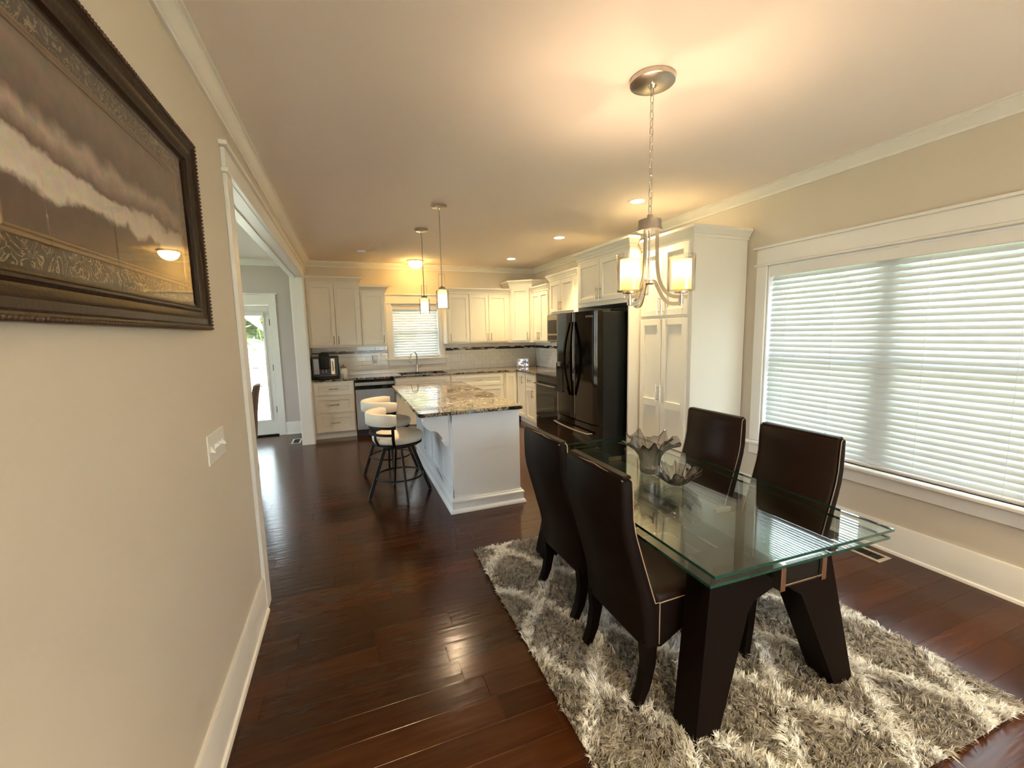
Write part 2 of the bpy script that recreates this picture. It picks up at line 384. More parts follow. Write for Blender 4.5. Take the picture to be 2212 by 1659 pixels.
def curve(pts, n=6):
    P = [Vector(p) for p in pts]; P = [P[0]*2-P[1]]+P+[P[-1]*2-P[-2]]; o = []
    for i in range(1, len(P)-2):
        for k in range(n):
            t = k/n; a, b, c, d = P[i-1:i+3]
            o.append(.5*((2*b)+(c-a)*t+(2*a-5*b+4*c-d)*t*t+(3*b-a-3*c+d)*t**3))
    return o+[P[-2]]
def thing(name, label, cat, loc=(0, 0, 0), rz=0., group=None, kind=None):
    o = bpy.data.objects.new(name, None); COL.objects.link(o); o.empty_display_size = .1
    o.location = loc; o.rotation_euler = (0, 0, rz)
    return tag(o, label, cat, group, kind)
def bx(name, mat, parent, *a, b=.002): return MB().box(*a, b=b).build(name, mat, parent)
def light(parent, loc, energy, col, size=.03, kind='POINT', rot=None):
    l = bpy.data.lights.new('bulb_light', kind); l.energy = energy; l.color = col
    if kind == 'AREA': l.shape = 'DISK'; l.size = size; l.spread = rad(105)
    else: l.shadow_soft_size = size
    o = bpy.data.objects.new('bulb_light', l); COL.objects.link(o); o.parent = parent; o.location = loc
    if rot: o.rotation_euler = rot
    return o
def copy_tree(o, parent=None):
    c = o.copy(); COL.objects.link(c); c.parent = parent
    for ch in list(o.children): copy_tree(ch, c)
    return c

# ------------------------------------------------------------------ room shell
XL, XR, YB, H = -.537, 3.415, 7.55, 2.75
JY0, JY1, JT = 2.755, 6.70, 2.39        # wide opening in the left wall
YF = -2.6
def struct(name, mb, mat, label, cat, smooth=35): return tag(mb.build(name, mat, None, smooth), label, cat, kind='structure')
PW = .127
# floor: sub-floor with single boards on top
fl = struct('floor', MB().box(-5.2, 3.6, -2.8, 7.8, -.06, -.014), 'dark_void', 'dark glossy hand-scraped hardwood floor', 'floor')
plank_meshes = {}
def plank_mesh(L):
    k = round(L*10)
    if k not in plank_meshes:
        l = k/10-.0006
        plank_meshes[k] = MB().box(0, l, 0, PW-.0005, -.014, 0, b=.0008).mesh('plank', 'hardwood', 0)
    return plank_meshes[k], k/10
rest = MB(); row = 0; y = -2.6
while y < 7.62:
    x = -5.1-R.random()*.9; xe = XR
    while x < xe:
        L = R.choice((.4, .5, .6, .8, .9, 1.0, 1.1, 1.2)); me, L = plank_mesh(L)
        inroom = x+L > XL-.9 and .45 < y < 4.45 and not (y < JY0-.1 and x+L < XL+.02)
        if inroom: link('plank', me, fl, (x, y, 0))
        elif x+L > -5.1: rest.box(x, x+L-.0015, y, y+PW-.0012, -.014, 0)
        x += L
    y += PW; row += 1
tag(rest.build('far_planks', 'hardwood', fl, 0), kind='stuff')

struct('ceiling', MB().box(-5.2, 3.6, -2.8, 7.8, H, H+.1), 'ceiling_paint', 'plain warm white ceiling', 'ceiling')
WX0 = XL-.135
wl = MB(); wl.box(WX0, XL, YF, JY0-.02, 0, H); wl.box(WX0, XL, JY1+.02, YB+.02, 0, H); wl.box(WX0, XL, JY0-.02, JY1+.02, JT+.02, H)
struct('wall_left', wl, 'wall_paint', 'greige left wall with the wide cased opening', 'wall', 0)
# right wall with the big window
WY0, WY1, WZ0, WZ1 = .97, 2.69, .545, 2.08
wr = MB(); wr.box(XR, XR+.16, YF, WY0, 0, H); wr.box(XR, XR+.16, WY1, YB+.2, 0, H); wr.box(XR, XR+.16, WY0, WY1, 0, WZ0); wr.box(XR, XR+.16, WY0, WY1, WZ1, H)
struct('wall_right', wr, 'wall_paint', 'greige right wall around the large window', 'wall', 0)
KX0, KX1, KZ0, KZ1 = .738, 1.541, 1.16, 2.085
wb = MB(); wb.box(XL-.135, KX0, YB, YB+.16, 0, H); wb.box(KX1, XR, YB, YB+.16, 0, H); wb.box(KX0, KX1, YB, YB+.16, 0, KZ0); wb.box(KX0, KX1, YB, YB+.16, KZ1, H)
struct('wall_back', wb, 'wall_paint', 'greige kitchen wall behind the sink', 'wall', 0)
FWX0, FWX1, FWZ0, FWZ1 = .3, 3.1, .45, 2.25
wf = MB(); wf.box(-5.2, FWX0, YF-.15, YF, 0, H); wf.box(FWX1, 3.6, YF-.15, YF, 0, H); wf.box(FWX0, FWX1, YF-.15, YF, 0, FWZ0); wf.box(FWX0, FWX1, YF-.15, YF, FWZ1, H)
struct('wall_front', wf, 'wall_paint', 'greige wall behind the camera', 'wall', 0)
# side room seen through the opening
DX0, DX1, DZ1 = -2.02, -1.104, 2.07
SYB = 7.62
ws = MB(); ws.box(-5.2, DX0, SYB, SYB+.15, 0, H); ws.box(DX1, WX0, SYB, SYB+.15, 0, H); ws.box(DX0, DX1, SYB, SYB+.15, DZ1, H)
struct('wall_side_room_back', ws, 'side_wall_paint', 'grey wall of the side room around the glass door', 'wall', 0)
wq = MB(); wq.box(-5.2, -5.05, YF, 2.2, 0, H); wq.box(-5.2, -5.05, 6.6, 7.8, 0, H); wq.box(-5.2, -5.05, 2.2, 6.6, 0, .5); wq.box(-5.2, -5.05, 2.2, 6.6, 2.2, H); wq.box(-5.2, -5.05, 4.3, 4.5, .5, 2.2)
struct('wall_side_room_left', wq, 'side_wall_paint', 'far grey wall of the side room with its windows', 'wall', 0)

# crown moulding
CROWN = [(0, -.088), (.014, -.088), (.014, -.070), (.022, -.066), (.046, -.030), (.056, -.024), (.056, -.014), (.070, -.010), (.070, 0), (0, 0)]
struct('trim_1', MB().sweep([(XL, YF), (XL, YB), (XR, YB), (XR, YF)], CROWN, H-.0005), 'trim_white', 'white crown moulding around the dining room and kitchen ceiling', 'moulding')
struct('trim_2', MB().sweep([(-5.05, SYB), (WX0, SYB)], CROWN, H-.0005), 'trim_white', 'white crown moulding in the side room', 'moulding')
BASE = [(0, 0), (.030, 0), (.030, .008), (.026, .018), (.017, .022), (.015, .192), (.010, .203), (0, .203)]
struct('baseboard_left', MB().sweep([(XL, YF), (XL, 2.632)], BASE), 'trim_white', 'tall white baseboard along the left wall', 'baseboard')
struct('baseboard_right', MB().sweep([(XR, 2.893), (XR, YF)], BASE), 'trim_white', 'tall white baseboard under the big window', 'baseboard')
struct('baseboard_back', MB().sweep([(-1.0, SYB), (WX0, SYB)], BASE), 'trim_white', 'short white baseboard beside the glass door', 'baseboard')
struct('baseboard_side', MB().sweep([(-5.05, SYB), (-2.13, SYB)], BASE), 'trim_white', 'white baseboard left of the glass door', 'baseboard')

# cased opening in the left wall
op = thing('trim_3', 'white flat casing around the wide opening to the side room', 'door casing', (XL, JY0, 0), kind='structure')
def opl(*a, name='casing', b=.003): # world to local
    return MB().box(a[0]-XL, a[1]-XL, a[2]-JY0, a[3]-JY0, a[4], a[5], b=b).build(name, 'trim_white', op)
opl(WX0-.012, XL+.008, JY0-.02, JY0, 0, JT, name='jamb'); opl(WX0-.012, XL+.008, JY1, JY1+.02, 0, JT, name='jamb'); opl(WX0-.012, XL+.008, JY0-.02, JY1+.02, JT, JT+.02, name='header_lining')
opl(WX0+.045, WX0+.06, JY0, JY1, JT-.012, JT, name='stop_strip', b=.001)
for sx in (0, 1):
    xa, xb = (XL, XL+.02) if sx == 0 else (WX0-.02, WX0)
    opl(xa, xb, JY0-.122, JY0-.008, 0, JT+.005); opl(xa, xb, JY1+.008, JY1+.122, 0, JT+.005)
    e = .012 if sx == 0 else -.012
    opl(min(xa, xa+0), xb+(e if sx == 0 else 0), JY0-.145, JY1+.145, JT+.005, JT+.025, name='fillet')
    opl(xa, xb, JY0-.122, JY1+.122, JT+.025, JT+.13, name='head_board')
    opl(xa, xb+(.02 if sx == 0 else 0), JY0-.155, JY1+.155, JT+.13, JT+.152, name='head_cap')

# ------------------------------------------------------------------ windows
def window(name, label, root, ax, w_, z0, z1, mull):
    """local frame: x along the wall, -y into the room, y = 0 is the wall face"""
    t = thing(name, label, 'window', root, ax, kind='structure')
    def p(n, *a, m='trim_white', b=.003): return bx(n, m, t, *a, b=b)
    c = .095
    p('casing', -c, 0, -.02, 0, z0, z1+.005); p('casing', w_, w_+c, -.02, 0, z0, z1+.005)
    p('fillet', -c-.02, w_+c+.02, -.03, 0, z1+.005, z1+.022)
    p('head_board', -c, w_+c, -.022, 0, z1+.022, z1+.15)
    p('head_cap', -c-.03, w_+c+.03, -.042, 0, z1+.15, z1+.17)
    p('window_stool', -c-.035, w_+c+.035, -.055, .03, z0-.028, z0, b=.006)
    p('apron', -c, w_+c, -.02, 0, z0-.12, z0-.028)
    p('jamb', 0, .015, 0, .15, z0, z1, m='vinyl_white'); p('jamb', w_-.015, w_, 0, .15, z0, z1, m='vinyl_white')
    p('jamb', 0, w_, 0, .15, z1-.015, z1, m='vinyl_white'); p('jamb', 0, w_, .03, .15, z0-.0, z0+.02, m='vinyl_white')
    n = mull+1; uw = w_/n
    if mull: p('mullion', uw-.05, uw+.05, .07, .15, z0, z1, m='vinyl_white')
    zm = (z0+z1)/2
    for i in range(n):
        a = i*uw+(.05 if (mull and i) else .015); b_ = (i+1)*uw-(.05 if (mull and i == 0) else .015)
        for k, (s0, s1, yy) in enumerate(((z0+.02, zm+.025, .085), (zm-.025, z1-.015, .115))):
            f = MB(); f.box(a, a+.045, yy, yy+.03, s0, s1); f.box(b_-.045, b_, yy, yy+.03, s0, s1); f.box(a+.045, b_-.045, yy, yy+.03, s0, s0+.05); f.box(a+.045, b_-.045, yy, yy+.03, s1-.05, s1)
            sash = f.build('sash', 'vinyl_white', t)
            bx('pane', 'window_glass', sash, a+.045, b_-.045, yy+.012, yy+.016, s0+.05, s1-.05, b=0)
    return t
# right window: local x runs towards the camera (world -Y)
window('window_1', 'large white-cased double window in the right wall', (XR, WY1, 0), -PI/2, WY1-WY0, WZ0, WZ1, 1)
window('window_2', 'small white-cased window above the kitchen sink', (KX0, YB, 0), 0, KX1-KX0, KZ0, KZ1, 0)
window('window_5', 'wide unseen window added behind the camera for fill daylight', (FWX1, YF, 0), PI, FWX1-FWX0, FWZ0, FWZ1, 1)  # added out of view to give the room cool general light
def blind(label, root, ax, w_, z0, z1, tilt, pitch, cords, name='window_blind'):
    t = thing(name, label, 'blind', root, ax)
    bx('valance', 'blind_trim', t, .004, w_-.004, .004, .018, z1-.09, z1-.004, b=.004)
    bx('head_rail', 'blind_trim', t, .01, w_-.01, .02, .075, z1-.07, z1-.01)
    W = .05; n = 6; v = []; f = []
    for s_ in (0, 1):
        for i in range(n+1):
            u = (i/n-.5); yy = u*W; zz = .004*(1-(2*u)**2)+(.0022 if s_ else 0)
            for xx in (.018, w_-.018): v.append((xx, yy, zz))
    k = 2*(n+1)
    for i in range(n):
        a = 2*i; f += [(a, a+1, a+3, a+2), (k+a, k+a+2, k+a+3, k+a+1)]
        f += [(a, a+2, k+a+2, k+a), (a+1, k+a+1, k+a+3, a+3)]
    f += [(0, k, k+1, 1), (2*n, 2*n+1, k+2*n+1, k+2*n)]
    me = MB().add(v, f).mesh('slat', 'blind_white', 40)
    zt = z1-.105; m = int((zt-z0-.03)/pitch)
    for i in range(m+1):
        link('slat', me, t, (0, .048, zt-i*pitch), (rad(tilt)+R.uniform(-.03, .03), 0, 0))
    zb = zt-(m+1)*pitch+.012
    bx('bottom_rail', 'blind_trim', t, .016, w_-.016, .026, .07, max(z0+.004, zb-.018), max(z0+.022, zb), b=.004)
    for c in cords:
        for yy in (.0235, .0725): MB().tube([(c, yy, z1-.09), (c, yy, max(z0+.01, zb))], .0011, 5).build('ladder_cord', 'cord_white', t)
    return t
WW = WY1-WY0
blind('wide white slat blind closed over the large right window', (XR, WY1, 0), -PI/2, WW, WZ0, WZ1, 58, .0432, (.16, .54, 1.10, 1.52))
blind('small white slat blind over the kitchen sink window', (KX0, YB, 0), 0, KX1-KX0, KZ0, KZ1, 56, .044, (.12, .68))
# side-room windows (daylight of the side room)
for k, (a, b_) in enumerate(((2.2, 4.3), (4.5, 6.6))):
    t = thing('window_%d' % (k+3), ('bright window of the side room nearer the camera', 'bright window of the side room nearer the glass door')[k], 'window', (-5.05, a, .5), kind='structure')
    f = MB(); f.box(-.12, .02, 0, .07, 0, 1.7); f.box(-.12, .02, b_-a-.07, b_-a, 0, 1.7); f.box(-.12, .02, 0, b_-a, 0, .07); f.box(-.12, .02, 0, b_-a, 1.63, 1.7); f.box(-.1, 0, 0, b_-a, .83, .88)
    f.build('sash', 'vinyl_white', t); bx('pane', 'window_glass', t, -.06, -.055, .07, b_-a-.07, .07, 1.63, b=0)
# glass door to the yard
dr = thing('door_1', 'white glass door to the yard in the side room', 'door', (DX0, SYB, 0), kind='structure')
dw = DX1-DX0
d = MB(); s0 = .105
d.box(.004, s0, .02, .064, .02, DZ1-.006); d.box(dw-s0, dw-.004, .02, .064, .02, DZ1-.006); d.box(s0, dw-s0, .02, .064, .02, .26); d.box(s0, dw-s0, .02, .064, 1.925, DZ1-.006)
d.build('door_slab', 'trim_white', dr)
bx('pane', 'window_glass', dr, s0, dw-s0, .04, .045, .26, 1.925, b=0)
for z in (.80, 1.09, 1.50): bx('muntin', 'trim_white', dr, s0, dw-s0, .046, .056, z-.006, z+.006, b=0)
fr = MB(); fr.box(s0-.025, s0, .006, .02, .235, 1.95); fr.box(dw-s0, dw-s0+.025, .006, .02, .235, 1.95); fr.box(s0, dw-s0, .006, .02, .235, .26); fr.box(s0, dw-s0, .006, .02, 1.925, 1.95)
fr.build('glass_frame', 'trim_white', dr)
bx('blind_valance', 'blind_trim', dr, s0-.02, dw-s0+.03, -.045, .012, 1.90, 1.96, b=.004)
for i in range(34):
    if i < 15: bx('blind_slat', 'cord_white', dr, s0+.01, dw-s0-.01, -.03, .0, 1.875-i*.046, 1.8765-i*.046, b=0)
for z in (1.80, 1.09, .42): bx('hinge', 'black_metal', dr, dw-.012, dw+.004, .004, .022, z-.05, z+.05)
bx('threshold', 'black_metal', dr, 0, dw, -.02, .10, 0, .022)
for xa, xb in ((-.105, 0), (dw, dw+.105)): bx('casing', 'trim_white', dr, xa, xb, -.02, 0, 0, DZ1)
bx('fillet', 'trim_white', dr, -.12, dw+.12, -.03, 0, DZ1, DZ1+.018); bx('head_board', 'trim_white', dr, -.105, dw+.105, -.022, 0, DZ1+.018, DZ1+.155); bx('head_cap', 'trim_white', dr, -.135, dw+.135, -.042, 0, DZ1+.155, DZ1+.175)

# ------------------------------------------------------------------ outside
struct('bounce_slab', MB().box(-5.3, 3.7, -7.5, -2.76, -.42, -.1), 'patio', 'pale concrete slab added outside the front window to bounce sunlight', 'patio')  # added reflector: throws sunlight up through the front window onto the ceiling
struct('lawn', MB().box(-40, 40, -30, 45, -.5, -.42), 'lawn', 'sunlit lawn around the house', 'lawn')
struct('patio', MB().box(-4.6, -.3, 7.8, 11.5, -.42, -.06), 'patio', 'pale concrete patio outside the glass door', 'patio')
def tree(label, x, y, r, h, seed):
    q = random.Random(seed); t = thing('tree', label, 'tree', (x, y, -.42), group='trees in the yard')
    MB().lathe([(.16, 0), (.12, h*.5), (.06, h*.75)], 10).build('trunk', 'fence_wood', t)
    m = MB()
    for k in range(150):
        a = q.random()*2*PI; el = q.uniform(-.9, 1); rr_ = r*(.55+.45*q.random())
        c = Vector((math.cos(a)*math.sqrt(1-el*el)*rr_, math.sin(a)*math.sqrt(1-el*el)*rr_, h*.62+el*rr_*.8))
        s_ = r*q.uniform(.12, .26); vs = []
        for _ in range(3):
            for __ in range(3): vs.append(c+Vector((q.gauss(0, 1), q.gauss(0, 1), q.gauss(0, 1)))*s_)
        m.add(vs, [(0, 1, 2), (3, 4, 5), (6, 7, 8)])
    m.build('crown', 'foliage', t, 0)
for i, (x, y, r, h) in enumerate(((16, -1.0, 1.9, 4.6), (16, 4.6, 2.1, 5.0), (16, 10.0, 1.6, 4.0), (16, -7, 2.2, 5.2), (1.2, 20.5, 1.9, 4.6), (7.0, 20.5, 2.2, 5.0), (-4.2, 20.5, 1.8, 4.2), (-10.0, 20.5, 2.2, 5.0))):
    tree(('leafy tree outside the right window, farther right', 'leafy tree outside the right window, middle one', 'leafy tree outside the right window, farther left', 'leafy tree outside right window, last on the right', 'leafy tree beyond the kitchen window', 'taller leafy tree right of the kitchen window', 'leafy tree beyond the glass door', 'taller leafy tree left of the glass door')[i], x, y, r, h, i)
def fence(label, p, q):
    p, q = Vector(p), Vector(q); L = (q-p).length; a = math.atan2(q.y-p.y, q.x-p.x)
    t = thing('yard_fence', label, 'fence', (p.x, p.y, -.42), a)
    me = MB().box(0, .135, 0, .02, .05, 1.5).mesh('board', 'fence_wood')
    for i in range(int(L/.145)): link('board', me, t, (i*.145, 0, 0))
    for z in (.3, 1.2): bx('rail', 'fence_wood', t, 0, L, .02, .06, z, z+.09)
fence('wooden board fence behind the glass door', (-9, 18.5), (6, 18.5))
fence('wooden board fence beyond the right window', (14, 10), (14, -6))

# ------------------------------------------------------------------ cabinets
def pull(parent, x, y, z, L, vert, mat='brass_pull'):
    m = MB(); o = .030
    if vert:
        m.tube([(x, y-o, z-L/2), (x, y-o, z+L/2)], .0055, 8)
        for s_ in (-.36, .36): m.tube([(x, y, z+s_*L), (x, y-o, z+s_*L)], .004, 6)
    else:
        m.tube([(x-L/2, y-o, z), (x+L/2, y-o, z)], .0055, 8)
        for s_ in (-.36, .36): m.tube([(x+s_*L, y, z), (x+s_*L, y-o, z)], .004, 6)
    return m.build('handle', mat, parent)
def shaker(parent, name, x0, x1, z0, z1, y=0., rail=.058, mids=(), mat='cabinet_white', th=.022):
    m = MB(); rl = min(rail, (z1-z0)*.28)
    m.box(x0, x0+rail, y-th, y, z0, z1, b=.0018); m.box(x1-rail, x1, y-th, y, z0, z1, b=.0018)
    m.box(x0+rail-.001, x1-rail+.001, y-th, y, z1-rl, z1, b=.0018); m.box(x0+rail-.001, x1-rail+.001, y-th, y, z0, z0+rl, b=.0018)
    for zz in mids: m.box(x0+rail-.001, x1-rail+.001, y-th, y, zz-.035, zz+.035, b=.0018)
    m.box(x0+rail-.002, x1-rail+.002, y-th+.0145, y-.001, z0+rl-.002, z1-rl+.002)
    return m.build(name, mat, parent)
CABCROWN = [(0, 0), (.010, 0), (.010, .024), (.018, .028), (.026, .045), (.044, .066), (.050, .070), (.050, .092), (0, .092)]
GAPF = .004
def cabinet(name, label, loc, rz, w_, d, z0, z1, fronts, toe=0., crown=None, group=None, ch=1.0, cat='cabinet', body=None):
    t = thing(name, label, cat, loc, rz, group)
    if body: body(t)
    else: bx('body', 'cabinet_white', t, .001, w_-.001, 0, d, z0+toe, z1)
    if toe: bx('toe_kick', 'trim_white', t, .001, w_-.001, .05, d, 0, toe, b=0)
    for f in fronts:
        kind, x0, x1, a, b_ = f[:5]; hd = f[5] if len(f) > 5 else None; mids = f[6] if len(f) > 6 else ()
        o = shaker(t, kind, x0, x1, a, b_, mids=mids)
        if hd: pull(o, hd[1], -.022, hd[2], hd[3] if len(hd) > 3 else .13, hd[0] == 'v', hd[4] if len(hd) > 4 else 'brass_pull')
    if crown:
        path = ([(0, d)] if crown[0] else [])+[(0, -.002), (w_, -.002)]+([(w_, d if crown[1] == 1 else crown[1])] if crown[1] else [])
        MB().sweep(path, [(o, h_*ch) for o, h_ in CABCROWN], z1-.004, side=1).build('cabinet_crown', 'cabinet_white', t)
    return t
UY, UD = 7.22, .325
WG, BG = 'white wall cabinets', 'white base cabinets'
cabinet('wall_cabinet', 'tall white double-door wall cabinet above the coffee machine', (-.535, UY, 0), 0, .768, UD, 1.39, 2.385,
        [('door', .035, .386, 1.42, 2.36, ('v', .355, 1.50)), ('door', .391, .742, 1.42, 2.36, ('v', .422, 1.50))], crown=(0, 1), group=WG)
cabinet('wall_cabinet', 'narrow single-door white wall cabinet left of the sink window', (.235, UY, 0), 0, .385, UD, 1.39, 2.26,
        [('door', .022, .363, 1.42, 2.235, ('v', .335, 1.50))], crown=(0, 1), group=WG)
cabinet('wall_cabinet', 'single-door white wall cabinet right of the sink window', (1.60, UY, 0), 0, .404, UD, 1.39, 2.25,
        [('door', .035, .40, 1.42, 2.228, ('v', .065, 1.50))], crown=(1, 0), group=WG)
cabinet('wall_cabinet', 'double-door white wall cabinet left of the diagonal corner cabinet', (2.004, UY, 0), 0, .754, UD, 1.39, 2.25,
        [('door', .006, .352, 1.42, 2.228, ('v', .322, 1.50)), ('door', .357, .705, 1.42, 2.228, ('v', .387, 1.50))], crown=(0, 0), group=WG)
ca = math.atan2(-.27, .325); cl = math.hypot(.27, .325)
def corner_body(t):
    pts = [(2.76, 7.22), (3.085, 6.95), (3.408, 6.95), (3.408, 7.545), (2.76, 7.545)]
    c_, s_ = math.cos(-ca), math.sin(-ca)
    loc = [((x-2.76)*c_-(y-7.22)*s_, (x-2.76)*s_+(y-7.22)*c_) for x, y in pts]
    MB().prism(loc, 1.385, 2.39).build('body', 'cabinet_white', t, 0)
    MB().sweep([loc[4], loc[0], loc[1], loc[2]], CABCROWN, 2.386, side=1).build('cabinet_crown', 'cabinet_white', t)
cabinet('wall_cabinet', 'tall diagonal corner wall cabinet with one white door', (2.76, 7.22, 0), ca, cl, .3, 1.385, 2.39,
        [('door', .045, cl-.05, 1.42, 2.345, ('v', cl-.085, 1.50))], group=WG, body=corner_body)
RX = 3.085
cabinet('wall_cabinet', 'double-door white wall cabinet left of the microwave', (RX, 6.948, 0), -PI/2, .688, UD, 1.385, 2.25,
        [('door', .03, .337, 1.42, 2.228, ('v', .307, 1.50)), ('door', .342, .66, 1.42, 2.228, ('v', .372, 1.50))], crown=(0, 0), group=WG)
cabinet('wall_cabinet', 'short double-door white cabinet above the microwave', (RX, 6.258, 0), -PI/2, .90, UD, 1.835, 2.36,
        [('door', .05, .425, 1.87, 2.335, ('v', .397, 1.955)), ('door', .43, .80, 1.87, 2.335, ('v', .458, 1.955))], crown=(1, 1), group=WG)
def sink_body(t):
    bx('body', 'cabinet_white', t, .001, .899, .05, BD, .095, .69); bx('face_frame', 'cabinet_white', t, .001, .899, 0, .05, .095, .884)
    bx('side_panel', 'cabinet_white', t, .001, .019, .05, BD, .69, .884); bx('side_panel', 'cabinet_white', t, .881, .899, .05, BD, .69, .884)
def fridge_body(t):
    bx('body', 'cabinet_white', t, 0, 1.02, 0, .76, 1.84, 2.385)
    bx('side_panel', 'cabinet_white', t, 1.0, 1.02, -.002, .76, 0, 1.84); bx('side_panel', 'cabinet_white', t, 0, .02, -.002, .76, 0, 1.84)
cabinet('fridge_cabinet', 'deep white double-door cabinet with side panels around the refrigerator', (2.65, 4.605, 0), -PI/2, 1.02, .76, 1.84, 2.385,
        [('door', .05, .505, 1.885, 2.345, ('v', .475, 1.97)), ('door', .51, .965, 1.885, 2.345, ('v', .54, 1.97))], crown=(1, .085), body=fridge_body, group=WG)
PXF = 2.79
cabinet('pantry_cabinet', 'floor-to-ceiling white pantry cabinet beside the large window', (PXF, 3.578, 0), -PI/2, .683, XR-PXF-.006, 0, 2.34,
        [('door', .02, .325, 1.69, 2.31, ('v', .297, 1.79, .17, 'nickel')), ('door', .33, .645, 1.69, 2.31, ('v', .358, 1.79, .17, 'nickel')),
         ('door', .02, .325, .125, 1.66, ('v', .297, .95, .17, 'nickel'), (.85,)), ('door', .33, .645, .125, 1.66, ('v', .358, .95, .17, 'nickel'), (.85,))], toe=.10, crown=(0, 1), group='tall cabinets')
# base run
BY, BD = 6.95, .595
D3 = ((.675, .865), (.405, .655), (.115, .385))
cabinet('drawer_base', 'three-drawer white base cabinet below the coffee machine', (-.535, BY, 0), 0, .597, BD, 0, .884,
        [('drawer', .03, .575, a, b_, ('h', .302, (a+b_)/2)) for a, b_ in D3], toe=.095, group=BG)
cabinet('sink_base', 'white sink base cabinet with a false drawer front', (.67, BY, 0), 0, .90, BD, 0, .884,
        [('drawer_front', .02, .88, .675, .865), ('door', .02, .448, .115, .655, ('v', .42, .58)), ('door', .452, .88, .115, .655, ('v', .48, .58))], toe=.095, group=BG, body=sink_body)
cabinet('drawer_base', 'wide white drawer base right of the sink', (1.574, BY, 0), 0, .946, BD, 0, .884,
        [('drawer', .02, .926, a, b_, ('h', .47, (a+b_)/2)) for a, b_ in D3], toe=.095, group=BG)
cabinet('corner_base', 'white blind corner base with a plain narrow panel', (2.522, BY, 0), 0, .256, BD, 0, .884,
        [('door', .03, .226, .115, .865)], toe=.095, group=BG)
cabinet('base_cabinet', 'narrow white base door in the inner kitchen corner', (2.78, 6.948, 0), -PI/2, .40, .625, 0, .884,
        [('door', .05, .385, .115, .865, ('v', .30, .76))], toe=.095, group=BG)
cabinet('base_cabinet', 'white base cabinet with drawer and door left of the range', (2.78, 6.546, 0), -PI/2, .41, .625, 0, .884,
        [('drawer', .02, .39, .675, .865, ('h', .205, .775)), ('door', .02, .39, .115, .655, ('v', .33, .57))], toe=.095, group=BG)
cabinet('base_cabinet', 'white base cabinet hidden between range and refrigerator', (2.78, 5.36, 0), -PI/2, .73, .625, 0, .884,
        [('door', .02, .71, .115, .865, ('v', .66, .76))], toe=.095, group=BG)
# countertops
ct = MB()
SX0, SX1, SY0, SY1 = .78, 1.53, 7.02, 7.41
ct.box(-.534, SX0, 6.92, 7.542, .885, .917, b=.004); ct.box(SX1, 3.408, 6.92, 7.542, .885, .917, b=.004)
ct.box(SX0-.001, SX1+.001, 6.92, SY0, .885, .917, b=.004); ct.box(SX0-.001, SX1+.001, SY1, 7.542, .885, .917, b=.004)
ct.box(2.75, 3.408, 6.136, 6.924, .885, .917, b=.004)
tag(ct.build('countertop', 'granite'), 'dark veined granite countertop running under the sink window', 'countertop')
tag(MB().box(2.75, 3.408, 4.63, 5.358, .885, .917, b=.004).build('countertop', 'granite'), 'short granite countertop between range and refrigerator', 'countertop')
sk = MB(); sk.box(SX0, SX1, SY0, SY1, .70, .71); sk.box(SX0-.008, SX0, SY0-.008, SY1+.008, .70, .884); sk.box(SX1, SX1+.008, SY0-.008, SY1+.008, .70, .884); sk.box(SX0, SX1, SY0-.008, SY0, .70, .884); sk.box(SX0, SX1, SY1, SY1+.008, .70, .884)
snk = thing('kitchen_sink', 'black undermount sink in the granite below the window', 'sink', (0, 0, 0)); sk.build('basin', 'black_gloss', snk)
MB().lathe([(.04, 0), (.04, .006), (.02, .006)], 16, (1.15, 7.22, .71)).build('drain', 'chrome', snk)
rim = MB(); rim.box(SX0-.014, SX1+.014, SY0-.014, SY0+.004, .9172, .9215); rim.box(SX0-.014, SX1+.014, SY1-.004, SY1+.014, .9172, .9215); rim.box(SX0-.014, SX0+.004, SY0, SY1, .9172, .9215); rim.box(SX1-.004, SX1+.014, SY0, SY1, .9172, .9215)
rim.build('rim', 'black_gloss', snk)
fa = thing('kitchen_faucet', 'brushed gooseneck faucet at the kitchen sink', 'faucet', (1.115, 7.475, .9175))
MB().lathe([(.028, 0), (.028, .012), (.020, .02), (.018, .11), (.014, .14)], 16).build('faucet_body', 'nickel', fa)
pts = [(0, 0, .13), (0, 0, .24)]+[(-.06*(1-math.cos(a)), -.06*(1-math.cos(a)), .26+.095*math.sin(a)) for a in [i*PI/10 for i in range(11)]]
MB().tube(pts, .0115, 10).build('spout', 'nickel', fa)
MB().lathe([(.013, 0), (.017, .02), (.015, .09), (.012, .1)], 12, (-.12, -.12, .165)).build('spray_head', 'nickel', fa)
MB().tube([(0, 0, .085), (.05, -.01, .09), (.085, -.015, .135)], .008, 8).build('lever', 'nickel', fa)
# backsplash
bs = MB(); bs.box(-.534, KX0-.1, 7.544, 7.5495, .917, 1.39); bs.box(KX1+.1, 3.414, 7.544, 7.5495, .917, 1.39); bs.box(KX0-.1, KX1+.1, 7.544, 7.5495, .917, 1.035)
bs.box(3.4095, 3.4145, 4.65, 7.546, .917, 1.40)
sp = tag(bs.build('trim_4', 'grout', None, 0), 'white subway tile backsplash with a dark mosaic strip', 'backsplash', kind='structure')
TW, TH = .150, .0735
tmesh = {}
def tile(l, hh, along):
    k = (round(l, 3), round(hh, 3), along)
    if k not in tmesh:
        m = MB()
        if along == 'x': m.box(0, l-.002, -.006, 0, 0, hh-.002, b=.0012)
        else: m.box(-.006, 0, 0, l-.002, 0, hh-.002, b=.0012)
        tmesh[k] = m.mesh('tile', 'tile_white', 0)
    return tmesh[k]
rows = [(.919+i*.0735, .0735) for i in range(4)]+[(1.213, .055), (1.316, .0715)]
